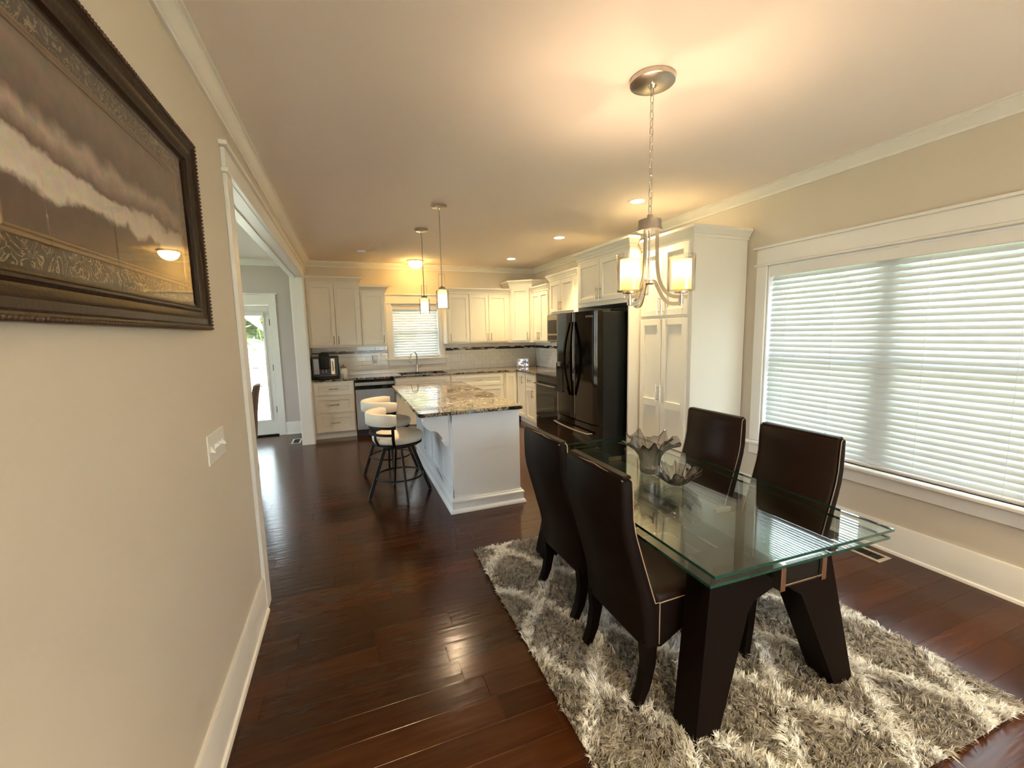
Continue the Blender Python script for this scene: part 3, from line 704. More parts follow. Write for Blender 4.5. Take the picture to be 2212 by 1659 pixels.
def run(along, a0, a1, zr, other, off):
    z, hh = zr; x = a0; first = True
    while x < a1-.01:
        l = TW*(.5 if (first and off) else 1); first = False
        l = min(l, a1-x)
        link('tile', tile(l, hh, along), sp, (x, 7.544, z) if along == 'x' else (3.4095, x, z)); x += l
for i, zr in enumerate(rows):
    segs = [(-.534, .64), (1.64, 3.40)] if zr[0]+zr[1] > 1.04 else [(-.534, 3.40)]
    for a, b_ in segs: run('x', a, b_, zr, 0, i % 2)
    run('y', 6.14 if zr[0] < 1.39 else 6.3, 7.535, zr, 0, i % 2)
mm = {}
for along, segs in (('x', ((-.534, .64), (1.64, 3.40))), ('y', ((6.14, 7.535),))):
    for a, b_ in segs:
        for k in range(3):
            x = a
            while x < b_-.03:
                l = R.choice((.05, .075, .10, .13)); l = min(l, b_-x)
                pale = R.random() < .28
                if not (k != 1 and R.random() < .16):
                    kk = (round(l, 3), along, pale)
                    if kk not in mm:
                        m = MB()
                        if along == 'x': m.box(0, l-.002, -.007, 0, 0, .0145)
                        else: m.box(-.007, 0, 0, l-.002, 0, .0145)
                        mm[kk] = m.mesh('mosaic_tile', 'mosaic_pale' if (pale and k != 1) else 'mosaic_dark', 0)
                    z = 1.2675+k*.0155
                    link('mosaic_tile', mm[kk], sp, (x, 7.544, z) if along == 'x' else (3.4095, x, z))
                x += l
# ------------------------------------------------------------------ appliances
dw_ = thing('dishwasher', 'stainless steel dishwasher below the counter', 'dishwasher', (.066, BY, 0))
bx('tub', 'black_side', dw_, .002, .600, .002, .58, .09, .88); bx('toe_panel', 'black_plastic', dw_, .004, .598, .04, .5, 0, .09)
m = MB(); m.box(.006, .596, -.028, 0, .10, .735, b=.006); m.box(.006, .596, -.024, 0, .79, .845, b=.004)
o = m.build('door', 'stainless', dw_); bx('handle_recess', 'black_gloss', o, .03, .57, -.012, 0, .735, .79, b=0)
bx('control_strip', 'black_gloss', dw_, .006, .596, -.022, 0, .845, .882)
# microwave
mw = thing('microwave', 'over-the-range microwave below the short cabinet', 'microwave', (3.03, 6.25, 1.405), -PI/2)
bx('body', 'black_side', mw, 0, .86, .03, .37, 0, .425)
o = bx('door', 'stainless', mw, .002, .66, 0, .03, .004, .421, b=.005); bx('window', 'black_gloss', o, .03, .62, -.003, .004, .13, .34); MB().tube([(.635, -.035, .06), (.635, -.04, .21), (.635, -.035, .37)], .009, 8).build('handle', 'stainless', o)
bx('control_panel', 'black_gloss', mw, .664, .858, .002, .03, .004, .421); bx('lower_display', 'black_gloss', mw, .03, .62, -.002, .004, .03, .10)
# range
rg = thing('range', 'black glass-front electric range between white cabinets', 'range', (2.765, 6.128, 0), -PI/2)
bx('body', 'black_side', rg, .002, .758, .03, .63, .02, .90); bx('cooktop', 'black_gloss', rg, 0, .76, -.01, .635, .90, .925, b=.006)
o = bx('oven_door', 'black_gloss', rg, .004, .756, 0, .03, .24, .80, b=.006); bx('oven_window', 'black_gloss', o, .1, .66, -.003, .002, .32, .62)
MB().tube([(.05, -.03, .775)]+[(.05+.66*i/8, -.05-.012*math.sin(PI*i/8), .775) for i in range(9)]+[(.71, -.03, .775)], .011, 10).build('handle', 'stainless', o)
bx('control_panel', 'black_gloss', rg, .004, .756, .002, .03, .805, .895)
bx('drawer', 'black_gloss', rg, .004, .756, .002, .03, .05, .225)
# refrigerator: local x towards the camera, y into the wall
FX, FY0, FW = 2.30, 4.555, .885
rf = thing('refrigerator', 'black stainless French door refrigerator', 'refrigerator', (FX, FY0, 0), -PI/2)
bx('body', 'black_side', rf, .004, FW-.004, .10, .95, .02, 1.755, b=.006)
bx('hinge_cover', 'black_plastic', rf, .02, .14, .06, .2, 1.755, 1.775); bx('hinge_cover', 'black_plastic', rf, FW-.14, FW-.02, .06, .2, 1.755, 1.775)
def fdoor(x0, x1, z0, z1, name):
    n = 14; top = []
    for i in range(n+1):
        x = x0+(x1-x0)*i/n; u = (x-FW/2)/(FW/2)
        yf = .022*u*u
        e = min(x-x0, x1-x); yf += .018*max(0, 1-e/.02)**2
        top.append((x, yf))
    poly = top+[(x1, .095), (x0, .095)]
    return MB().prism(poly, z0, z1, 'z').build(name, 'black_stainless', rf, 50)
dl = fdoor(.004, FW/2-.003, .60, 1.765, 'door'); drt = fdoor(FW/2+.003, FW-.004, .60, 1.765, 'door'); fz = fdoor(.004, FW-.004, .06, .588, 'freezer_drawer')
def bow(x0, x1, xo, z0, z1, par, flip):
    pts = []
    for i in range(15):
        u = i/14; pts.append((xo+flip*(.038*math.sin(PI*u)), -.018-.050*math.sin(PI*u), z0+(z1-z0)*u))
    MB().tube(pts, .013, 10, flat=(.026, .020), up=(0, 1, 0)).build('handle', 'black_stainless', par, 50)
bow(0, 0, FW/2-.028, .86, 1.66, dl, -1); bow(0, 0, FW/2+.028, .86, 1.66, drt, 1)
MB().tube([(.06, .012, .50)]+[(.06+(FW-.12)*i/12, -.035-.028*math.sin(PI*i/12), .50) for i in range(13)]+[(FW-.06, .012, .50)], .012, 10).build('handle', 'stainless', fz, 50)
bx('ice_dispenser', 'black_gloss', dl, .045, .205, .000, .03, .88, 1.20, b=.004); bx('dispenser_spout', 'nickel', dl, .10, .15, -.012, .01, 1.16, 1.21)
bx('dispenser_sill', 'black_plastic', dl, .045, .205, -.008, .03, .86, .88)
fc = bpy.data.curves.new('logo', 'FONT'); fc.body = 'SAMSUNG'; fc.size = .028; fc.extrude = .0006; fc.align_x = 'CENTER'
fo = bpy.data.objects.new('logo_tmp', fc); COL.objects.link(fo); bpy.context.view_layer.update()
lm = bpy.data.meshes.new_from_object(fo.evaluated_get(bpy.context.evaluated_depsgraph_get())); bpy.data.objects.remove(fo); lm.materials.clear(); lm.materials.append(MATS['chrome'])
lo = link('logo', lm, drt, (FW-.115, .0105, 1.70), (PI/2, 0, .09))

# ------------------------------------------------------------------ island
IX0, IX1, IY0, IY1 = .80, 1.41, 3.54, 5.56
il = thing('kitchen_island', 'white panelled kitchen island base with corbels', 'island', (IX0, IY0, 0))
W_, L_ = IX1-IX0, IY1-IY0
bx('body', 'island_white', il, 0, W_, 0, L_, .0, .884, b=.003)
bx('end_panel', 'island_white', il, -.004, W_+.010, -.012, 0, .115, .884, b=.003)
for yy in (0, .49, .98, 1.47, L_-.09): bx('batten', 'island_white', il, -.014, 0, yy, yy+.09, .115, .884, b=.002)
bx('top_rail', 'island_white', il, -.0135, 0, .0, L_, .80, .884, b=.002); bx('bottom_rail', 'island_white', il, -.0135, 0, 0, L_, .115, .20, b=.002)
IB = [(0, 0), (.042, 0), (.042, .012), (.034, .026), (.022, .034), (.020, .085), (.028, .090), (.028, .104), (.014, .112), (.010, .124), (0, .124)]
MB().sweep([(-.006, -.012), (W_+.010, -.012), (W_+.010, L_), (-.006, L_)], IB, 0, side=1, closed=True).build('base_moulding', 'island_white', il)
cor = [(0, 0), (0, .315), (-.245, .315), (-.245, .285), (-.222, .275), (-.232, .255), (-.228, .225), (-.205, .195), (-.165, .170), (-.130, .165), (-.105, .150), (-.080, .120), (-.060, .085), (-.050, .078), (-.062, .060), (-.055, .040), (-.030, .020), (-.022, 0)]
for yy in (.035, L_-.105):
    co = MB().prism([(x-.014, z+.568) for x, z in cor], yy, yy+.07, 'y').build('corbel', 'island_white', il, 25)
    bx('corbel_back', 'island_white', co, -.022, -.012, yy-.012, yy+.082, .545, .884)
# power outlet strip under the overhang
IT = MB()
def rrect(x0, x1, y0, y1, r, n=6):
    p = []
    for cx_, cy_, a0 in ((x1-r, y0+r, -PI/2), (x1-r, y1-r, 0), (x0+r, y1-r, PI/2), (x0+r, y0+r, PI)):
        for i in range(n+1): a = a0+PI/2*i/n; p.append((cx_+r*math.cos(a), cy_+r*math.sin(a)))
    return p
ring = lambda e, z: [(x, y, z) for x, y in rrect(.504+e, 1.428-e, 3.436+e, 5.644-e, .025)]
IT.loft([ring(.006, .885), ring(0, .890), ring(0, .910), ring(.006, .917)])
tag(IT.build('island_countertop', 'granite', None, 25), 'polished brown and black granite slab on the island', 'countertop')

# ------------------------------------------------------------------ bar stools
def arc(r, a0, a1, z, n=28): return [(r*math.cos(rad(a0+(a1-a0)*i/n)), r*math.sin(rad(a0+(a1-a0)*i/n)), z) for i in range(n+1)]
def stool(a0, a1):
    t = thing('bar_stool', '', 'stool')
    MB().lathe([(.0, .545), (.19, .545), (.225, .553), (.238, .575), (.240, .60), (.228, .622), (.18, .637), (.0, .643)], 40, cap=False).build('seat', 'cream_leather', t, 60)
    MB().lathe([(.205, .528), (.225, .530), (.225, .546), (.20, .546)], 40).build('seat_frame', 'black_metal', t)
    # padded barrel back: rounded section swept round the arc
    P = arc(.262, a0, a1, .79, 40); rings = []
    for i, (x, y_, z) in enumerate(P):
        a = math.atan2(y_, x); e = min(i, 40-i)/2.5; k = min(1, .82+.18*min(1, e)); rg_ = []
        for dx, dz in ((-.030, -.045), (-.022, -.055), (.022, -.055), (.030, -.045), (.030, .045), (.022, .055), (-.022, .055), (-.030, .045)):
            rg_.append(((.262+dx*k)*math.cos(a), (.262+dx*k)*math.sin(a), z+dz*k))
        rings.append(rg_)
    MB().loft(rings).build('back_cushion', 'cream_leather', t, 50)
    MB().tube(arc(.262, a0+2, a1-2, .722), 0, flat=(.012, .030)).build('upper_band', 'black_metal', t)
    MB().tube(arc(.258, a0+6, a1-6, .652), 0, flat=(.012, .024)).build('lower_band', 'black_metal', t)
    for a in (a0+8, a0+(a1-a0)*.33, a0+(a1-a0)*.67, a1-8):
        c_, s_ = math.cos(rad(a)), math.sin(rad(a))
        MB().tube([(.260*c_, .260*s_, .735), (.256*c_, .256*s_, .60), (.222*c_, .222*s_, .535)], 0, flat=(.026, .010), up=(c_, s_, 0)).build('back_post', 'black_metal', t)
    MB().lathe([(.14, .495), (.15, .50), (.15, .528), (.14, .528)], 24).build('swivel_plate', 'black_metal', t)
    for a in (2, 92, 182, 272):
        c_, s_ = math.cos(rad(a)), math.sin(rad(a))
        l = MB().tube([(.12*c_, .12*s_, .515), (.295*c_, .295*s_, .006)], 0, flat=(.030, .018), up=(-s_, c_, 0)).build('leg', 'black_metal', t)
        bx('foot_pad', 'black_plastic', l, .295*c_-.012, .295*c_+.012, .295*s_-.012, .295*s_+.012, 0, .01)
    MB().tube(arc(.222, 0, 360, .205, 40)[:-1], .009, 8, closed=True).build('foot_ring', 'black_metal', t)
    return t
s1 = stool(106, 259); s1.location = (.405, 4.165, 0); s1.rotation_euler = (0, 0, rad(4)); tag(s1, 'cream barrel-back bar stool nearer the dining table', group='bar stools at the island')
s2 = stool(82, 286); s2.location = (.39, 4.93, 0); s2.rotation_euler = (0, 0, rad(-2)); tag(s2, 'cream barrel-back bar stool nearer the dishwasher', group='bar stools at the island')

# ------------------------------------------------------------------ dining set
TCX, TCY, TRZ = 1.557, 1.823, rad(-1.6)
tb = thing('dining_table', 'double glass top dining table with dark splayed legs', 'table', (TCX, TCY, 0), TRZ)
GX, GY = .457, .853
def glass_sheet(name, x0, x1, y0, y1, z0, z1):
    g = MB(); g.add([(x0, y0, z1), (x1, y0, z1), (x1, y1, z1), (x0, y1, z1), (x0, y0, z0), (x1, y0, z0), (x1, y1, z0), (x0, y1, z0)], [(0, 1, 2, 3), (7, 6, 5, 4)])
    o = g.build(name, 'table_glass', tb, 0)
    MB().add([(x0, y0, z1), (x1, y0, z1), (x1, y1, z1), (x0, y1, z1), (x0, y0, z0), (x1, y0, z0), (x1, y1, z0), (x0, y1, z0)], [(0, 4, 5, 1), (1, 5, 6, 2), (2, 6, 7, 3), (3, 7, 4, 0)]).build('glass_edge', 'glass_edge', o, 0)
glass_sheet('glass_top', -GX, GX, -GY, GY, .739, .750)
glass_sheet('lower_glass', -GX-.012, GX-.012, -GY+.006, GY-.006, .706, .717)
arch = [(-.43, .012), (-.325, .012), (-.145, .46), (-.115, .495), (0, .53), (.115, .495), (.145, .46), (.325, .012), (.43, .012), (.315, .66), (-.315, .66)]
for s_ in (-1, 1):
    # two legs and a beam leaning slightly inwards
    m = MB(); n = len(arch); y0, y1 = s_*.765, s_*.645
    v = [(x, y0-s_*.10*(z-.012), z) for x, z in arch]+[(x, y1-s_*.10*(z-.012), z) for x, z in arch]
    half = [0, 1, 2, 3, 4, 10]
    def slab(ids, nm):
        k = len(ids); vv = [v[i] for i in ids]+[v[i+n] for i in ids]
        ff = [tuple(range(k)), tuple(range(2*k-1, k-1, -1))]+[(i, (i+1) % k, (i+1) % k+k, i+k) for i in range(k)]
        return MB().add(vv, ff).build(nm, 'wenge', tb, 0)
    v.append(None); v.pop()
    # centre top point
    slab([0, 1, 2, 3, 10], 'leg'); slab([8, 9, 5, 6, 7], 'leg'); slab([3, 4, 5, 9, 10], 'cross_beam')
bx('extension_rail', 'black_side', tb, -.095, .095, -.80, .80, .615, .695, b=.003)
for s_ in (-1, 1):
    m = MB(); ya, yb_ = sorted((s_*.80, s_*.815))
    for x in (-.118, .095): m.box(x, x+.023, ya-.012, yb_+.012, .598, .705, b=.002)
    m.box(-.095, .095, ya, yb_, .604, .612, b=.001); m.box(-.095, .095, ya, yb_, .694, .702, b=.001)
    m.build('rail_bracket', 'chrome', tb); bx('rail_cap', 'black_side', tb, -.094, .094, ya+.002, yb_-.002, .612, .694)
for x, y_ in ((.02, -.42), (.02, .02), (.02, .46), (-.25, .62), (.25, .62)):
    o = bx('glass_pad', 'clear_glass', tb, x-.05, x+.05, y_-.035, y_+.035, .7175, .7385, b=.002); bx('pad_core', 'brass_pull', o, x-.045, x+.045, y_-.004, y_+.004, .7176, .7384, b=0)

def dining_chair():
    t = thing('dining_chair', '', 'chair')
    zs = [1.0, .99, .93, .84, .78, .727, .67, .62, .575, .535, .47, .41, .34, .285]
    xb_ = [-.104, -.108, -.109, -.107, -.098, -.084, -.068, -.054, -.041, -.030, -.012, 0, .006, .010]
    th = [.030, .045, .050, .052, .054, .056, .058, .060, .062, .064, .068, .072, .075, .075]
    def section(i, inset=0., f0=0., f1=1., hw=.228, r=.014):
        z = zs[i]; a = xb_[i]+f0*th[i]; b_ = xb_[i]+f1*th[i]; w = hw-inset-(.008 if i == 0 else 0)
        return [(a, -w+r, z), (a+r, -w, z), (b_-.004, -w, z), (b_, -w+.004, z), (b_, w-.004, z), (b_-.004, w, z), (a+r, w, z), (a, w-r, z)]
    MB().loft([section(i) for i in range(len(zs))]).build('backrest', 'leather_dark', t, 50)
    # inner face wraps over the top edge
    rings = []
    for i in range(len(zs)-2):
        z = zs[i]; f = xb_[i]+th[i]; w = .219; rings.append([(f-.002, -w, z), (f+.010, -w+.01, z), (f+.013, 0, z), (f+.010, w-.01, z), (f-.002, w, z)])
    MB().loft(rings).build('inner_back', 'leather_brown', t, 50)
    MB().box(-.098, -.057, -.216, .216, .992, 1.007, b=.005).build('top_edge', 'leather_brown', t)
    for s_ in (-1, 1):
        MB().tube([(xb_[i]+th[i], s_*.228, zs[i]) for i in range(len(zs)-3)]+[(.078, s_*.228, .47), (.078, s_*.228, .29)], .0024, 6).build('piping', 'piping', t)
        pts = [(.078, s_*.229, .468), (.20, s_*.229, .470), (.35, s_*.228, .472), (.49, s_*.224, .470)]
        MB().tube(pts, .0024, 6).build('piping', 'piping', t)
    MB().tube([(xb_[1]+.006, -.222, .993), (xb_[0]+.008, 0, 1.0035), (xb_[1]+.006, .222, .993)], .0024, 6).build('piping', 'piping', t)
    MB().tube([(.49, -.224, .470), (.503, 0, .472), (.49, .224, .470)], .0024, 6).build('piping', 'piping', t)
    # seat cushion and skirt with arched lower edge
    rings = []
    for e, z in ((.0, .468), (.0, .485), (.012, .500), (.05, .508)):
        rings.append([(x, y_, z) for x, y_ in rrect(.060+e*.2, .498-e, -.226+e, .226-e, .03)])
    MB().loft(rings).build('seat', 'leather_brown', t, 50)
    for s_ in (-1, 1):
        poly = [(.02, .29), (.09, .275), (.19, .325), (.31, .350), (.42, .352), (.49, .33), (.495, .47), (.02, .47)]
        MB().prism(poly, s_*.206, s_*.227, 'y').build('side_skirt', 'leather_dark', t, 0)
    bx('front_skirt', 'leather_dark', t, .474, .495, -.21, .21, .335, .47, b=.004); bx('seat_base', 'leather_dark', t, .05, .48, -.21, .21, .38, .47, b=0)
    for s_ in (-1, 1):
        def q(x, z, h_, y_): return [(x-h_, y_-.020, z), (x+h_, y_-.020, z), (x+h_, y_+.020, z), (x-h_, y_+.020, z)]
        MB().loft([q(.040, .31, .034, s_*.203), q(.042, .20, .026, s_*.203), (q(.022, .10, .022, s_*.201)), q(-.018, .012, .019, s_*.198)]).build('leg', 'wenge', t, 30)
        MB().loft([q(.470, .345, .025, s_*.200), q(.480, .18, .021, s_*.200), q(.500, .012, .018, s_*.200)]).build('leg', 'wenge', t, 30)
    return t
CG = 'dark leather dining chairs at the glass table'
ch = dining_chair(); tag(ch, 'dark leather dining chair on the left side, nearest the camera', group=CG); ch.location = (1.027, 1.492, 0); ch.scale = (1, .965, 1.006)
for (x, y_, a, lab) in ((1.050, 2.052, 1, 'dark leather dining chair on the left side, nearer the island'),
                        (2.158, 1.53, 180, 'dark leather dining chair in front of the large window'),
                        (2.158, 2.092, 180.5, 'dark leather dining chair beside the pantry cabinet')):
    c = copy_tree(ch); c.location = (x, y_, 0); c.rotation_euler = (0, 0, rad(a)); tag(c, lab)

# ------------------------------------------------------------------ shag rug
rug = thing('shag_rug', 'shaggy grey rug with a white lattice pattern under the dining table', 'rug', (1.612, 1.752, 0), rad(-1.0))
RXH, RYH = .865, 1.03
MB().prism(rrect(-RXH, RXH, -RYH, RYH, .03), .0005, .008).build('backing', 'rug_backing', rug)
rng = np.random.default_rng(5)
N = 230000
px = rng.uniform(-RXH-.004, RXH+.004, N); py = rng.uniform(-RYH-.004, RYH+.004, N)
def fbm(x, y, s, seed):
    q = np.random.default_rng(seed); o = np.zeros_like(x)
    for k in range(7):
        a = q.uniform(0, 2*np.pi); fz_ = s*q.uniform(.6, 1.9); o += np.sin((x*np.cos(a)+y*np.sin(a))*fz_+q.uniform(0, 6.28)+1.3*np.sin((x*np.sin(a)-y*np.cos(a))*fz_*.7))
    return o/7
wx = px+.035*fbm(px, py, 14, 1); wy = py+.035*fbm(px, py, 14, 2)
u = wx/.46+wy/.62; v_ = wx/.46-wy/.62
dl_ = np.minimum(np.abs(u-np.round(u)), np.abs(v_-np.round(v_)))
line = np.clip(1-(dl_-.055)/.06, 0, 1)
TS = .0135
tj = np.random.default_rng(9)
def tuft_rand(ix, iy, k): return np.modf(np.abs(np.sin(ix*12.9898+iy*78.233+k*37.719)*43758.5453))[0]
ix = np.floor(px/TS); iy = np.floor(py/TS)
tcx = (ix+.2+.6*tuft_rand(ix, iy, 1))*TS; tcy = (iy+.2+.6*tuft_rand(ix, iy, 2))*TS
sx_ = .75*fbm(px, py, 18, 3)-.15; sy_ = .75*fbm(px, py, 18, 4)-.35
lx = sx_+1.1*(tuft_rand(ix, iy, 3)-.5)+rng.normal(0, .16, N); ly = sy_+1.1*(tuft_rand(ix, iy, 4)-.5)+rng.normal(0, .16, N)
th_ = .65+.6*tuft_rand(ix, iy, 5)
hgt = .036*rng.uniform(.85, 1.1, N)*th_*(1+.16*fbm(px, py, 30, 5))*(1+.2*line)
edge = np.minimum(RXH-np.abs(px), RYH-np.abs(py)); hgt *= np.clip(.72+edge*6, .72, 1)
wd = rng.uniform(.0014, .0026, N); an = rng.uniform(0, np.pi, N); ca_, sa_ = np.cos(an)*wd, np.sin(an)*wd
B = np.stack([px, py, np.full(N, .007)], 1); D1 = np.stack([lx*.35*hgt, ly*.35*hgt, hgt*.6], 1); D2 = np.stack([lx*1.05*hgt+.55*(tcx-px), ly*1.05*hgt+.55*(tcy-py), hgt*(1-.22*np.clip(lx*lx+ly*ly, 0, 1.6))], 1)
S = np.stack([ca_, sa_, np.zeros(N)], 1)
V = np.stack([B-S, B+S, B+D1+S*.9, B+D1-S*.9, B+D2], 1).reshape(-1, 3)
base = np.arange(N)[:, None]*5
loops = np.concatenate([base+np.array([0, 1, 2, 3]), base+np.array([3, 2, 4])], 1).reshape(-1)
me = bpy.data.meshes.new('pile'); me.vertices.add(len(V)); me.vertices.foreach_set('co', V.astype(np.float32).ravel())
me.loops.add(len(loops)); me.loops.foreach_set('vertex_index', loops.astype(np.int32))
ls = (np.arange(N)[:, None]*7+np.array([0, 4])).ravel(); me.polygons.add(2*N); me.polygons.foreach_set('loop_start', ls.astype(np.int32))
me.update(calc_edges=True); me.validate()
g1 = np.array([.48, .445, .405]); g2 = np.array([.97, .95, .92])
tone = (1+.22*fbm(px, py, 9, 8)+.5*(tuft_rand(ix, iy, 6)-.5)+rng.normal(0, .10, N))[:, None]
c = g1*tone*(1-line[:, None])+g2*line[:, None]*(1+rng.normal(0, .05, N))[:, None]
c = np.clip(c, .02, 1); ca4 = np.concatenate([c, np.ones((N, 1))], 1)
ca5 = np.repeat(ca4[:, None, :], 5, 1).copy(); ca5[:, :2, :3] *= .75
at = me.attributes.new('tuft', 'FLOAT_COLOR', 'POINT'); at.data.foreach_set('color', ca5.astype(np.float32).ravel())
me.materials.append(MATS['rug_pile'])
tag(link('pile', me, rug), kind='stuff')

# ------------------------------------------------------------------ glass vase and bowl
def ruffled(name, label, loc, prof, lobes, amp, mat, rz=0., tilt=(0, 0)):
    """open glass vessel; prof = (radius, z, ruffle weight)"""
    t = thing(name, label, 'vase' if 'vase' in name else 'bowl', loc, rz)
    n = 96; q = random.Random(len(label)); ph = [q.uniform(0, 6.28) for _ in range(6)]
    def pt(r, z, w, a, off):
        k = amp*w*(math.sin(lobes*a+ph[0])+.45*math.sin((lobes*2+1)*a+ph[1])+.25*math.sin((lobes*3+2)*a+ph[2]))
        kz = amp*w*(.75*math.sin((lobes+2)*a+ph[3])+.55*math.sin((lobes*2+3)*a+ph[4])+.3*math.sin(lobes*4*a+ph[5]))
        rr_ = max(.002, r+k-off)
        return (rr_*math.cos(a)+tilt[0]*z, rr_*math.sin(a)+tilt[1]*z, z+kz+(off if z < .01 else 0))
    m = MB(); rings = []
    for r, z, w in prof: rings.append([pt(r, z, w, 2*PI*i/n, 0) for i in range(n)])
    for r, z, w in reversed(prof): rings.append([pt(r, z, w, 2*PI*i/n, .004) for i in range(n)])
    m.loft(rings); m.build('glass_body', mat, t, 80)
    return t
ruffled('glass_vase', 'tall ruffled smoky glass vase on the dining table', (1.572, 1.918, .7512),
        [(.002, .0, 0), (.052, .0, 0), (.056, .02, .02), (.056, .06, .05), (.062, .10, .12), (.080, .135, .3), (.112, .165, .6), (.148, .185, 1.0)], 5, .024, 'smoky_glass')
ruffled('glass_bowl', 'small ruffled smoky glass bowl in front of the vase', (1.565, 1.70, .7512),
        [(.002, .0, 0), (.03, .0, 0), (.05, .012, .1), (.072, .033, .3), (.092, .058, .7), (.112, .080, 1.0)], 8, .014, 'smoky_glass', .6)

# ------------------------------------------------------------------ light fixtures
WARM = (1.0, .71, .44)
chd = thing('chandelier', 'brushed nickel three-light chandelier over the dining table', 'chandelier', (1.441, 1.792, 0))
MB().lathe([(.105, H-.001), (.105, H-.022), (.098, H-.026), (.02, H-.030), (.012, H-.045)], 36).build('canopy', 'nickel', chd)
def link_ring(z, flip):
    pts = []
    for i in range(14):
        a = 2*PI*i/14; x = .0085*math.cos(a); zz = z+.0135*math.sin(a)+(.008 if math.sin(a) > 0 else -.008)
        pts.append((x, 0, zz) if flip else (0, x, zz))
    return pts
z = H-.055; i = 0
while z > 2.125:
    MB().tube(link_ring(z, i % 2), .0023, 6, closed=True).build('chain_link', 'nickel', chd); z -= .0365; i += 1
MB().lathe([(.012, 2.125), (.016, 2.105), (.055, 2.098), (.057, 2.06), (.060, 2.055), (.060, 2.047), (.0, 2.047)], 30).build('hub', 'nickel', chd)
MB().tube([(0, 0, 2.05), (0, 0, 1.80)], .005, 8).build('stem', 'nickel', chd); MB().lathe([(.022, 1.785), (.026, 1.79), (.026, 1.80), (.012, 1.805)], 16).build('finial', 'nickel', chd)
RA = .153
for a in (-44, 76, 196):
    c_, s_ = math.cos(rad(a)), math.sin(rad(a))
    def P3(r, z): return (r*c_, r*s_, z)
    arm = MB().tube(curve([P3(.036, 2.055), P3(.037, 1.95), P3(.040, 1.87), P3(.052, 1.80), P3(.078, 1.75), P3(.115, 1.722), P3(RA+.03, 1.716)]), 0, flat=(.018, .006), up=(-s_, c_, 0)).build('arm', 'nickel', chd, 40)
    MB().tube(curve([P3(.015, 1.800), P3(.030, 1.795), P3(.045, 1.765), P3(.07, 1.715), P3(.10, 1.688), P3(RA, 1.684)]), 0, flat=(.018, .006), up=(-s_, c_, 0)).build('lower_arm', 'nickel', arm, 40)
    MB().lathe([(.012, 1.680), (.012, 1.720), (.006, 1.722), (.006, 1.732), (.032, 1.735), (.032, 1.742), (.0, 1.742)], 16, (RA*c_, RA*s_, 0)).build('socket', 'nickel', arm)
    MB().lathe([(.046, 1.752), (.046, 1.895)], 28, (RA*c_, RA*s_, 0), cap=False).build('frosted_shade', 'shade_glow', chd, 50)
    MB().lathe([(.0, 1.744), (.062, 1.744), (.064, 1.75), (.064, 1.918), (.0615, 1.918), (.0615, 1.75), (.0, 1.747)], 28, (RA*c_, RA*s_, 0), cap=False).build('clear_shade', 'lamp_glass', chd, 50)
    light(chd, (RA*c_, RA*s_, 1.845), 1.9*LAMP, WARM, .022)
def pendant(label, x, y_):
    t = thing('pendant_light', label, 'pendant light', (x, y_, 0), group='pendant lights over the island')
    MB().lathe([(.072, H-.001), (.072, H-.02), (.065, H-.024), (.014, H-.028), (.010, H-.045)], 28).build('canopy', 'nickel', t)
    MB().tube([(0, 0, H-.03), (0, 0, 1.99)], .0055, 8).build('rod', 'nickel', t)
    m = MB()
    for s_ in (-.03, .03): m.tube([(s_, 0, 1.985), (s_, 0, 2.125)], .003, 6)
    m.tube([(-.03, 0, 2.122), (.03, 0, 2.122)], .003, 6); m.build('harp', 'nickel', t)
    MB().lathe([(.0, 1.978), (.034, 1.978), (.036, 1.986), (.030, 1.995), (.008, 2.01), (.0, 2.01)], 20).build('cap', 'nickel', t)
    MB().lathe([(.043, 1.81), (.043, 1.972), (.0, 1.974)], 24, cap=False).build('frosted_shade', 'shade_glow', t, 50)
    MB().lathe([(.060, 1.795), (.060, 1.970), (.02, 1.976), (.02, 1.974), (.058, 1.968), (.058, 1.795)], 28, cap=False).build('clear_shade', 'lamp_glass', t, 50)
    light(t, (0, 0, 1.845), 9.0*LAMP, WARM, .022)
pendant('glass pendant light over the near end of the island', .877, 4.08)
pendant('glass pendant light over the far end of the island', .868, 5.03)
dm = thing('flush_light', 'frosted dome ceiling light near the sink window', 'ceiling light', (1.118, 7.13, 0))
MB().lathe([(.135, H-.001), (.135, H-.018), (.125, H-.024), (.0, H-.024)], 36).build('base_ring', 'nickel', dm)
MB().lathe([(.120, H-.024), (.112, H-.06), (.085, H-.098), (.045, H-.122), (.0, H-.13)], 36, cap=False).build('dome_shade', 'dome_glow', dm, 60)
def can(label, x, y_, on, PWR=5.5):
    t = thing('recessed_light', label, 'recessed light', (x, y_, 0), group='recessed ceiling lights')
    MB().lathe([(.062, H-.004), (.088, H-.004), (.092, H-.0005), (.062, H-.0005), (.062, H-.004)], 32, cap=False).build('trim_ring', 'white_plastic', t)
    MB().lathe([(.0, H-.003), (.062, H-.003)], 32, cap=False).build('lens', 'can_glow' if on else 'can_off_glow', t)
    if on: light(t, (0, 0, H-.0075), PWR*LAMP, (1, .75, .36), .11, 'AREA')
can('recessed ceiling light above the pantry side', 2.60, 3.41, True, 2.4)
can('recessed ceiling light in front of the refrigerator', 2.60, 4.98, True)
can('recessed ceiling light near the kitchen corner', 2.562, 6.586, True, 1.8)
can('added recessed fill light behind the camera, left one', .3, -1.1, True, 11)  # unseen lamp added as warm general fill
can('added recessed fill light behind the camera, right one', 2.6, -1.1, True, 11)  # second added fill lamp, also out of view
can('unlit recessed ceiling light near the left wall cabinets', .266, 6.514, False)

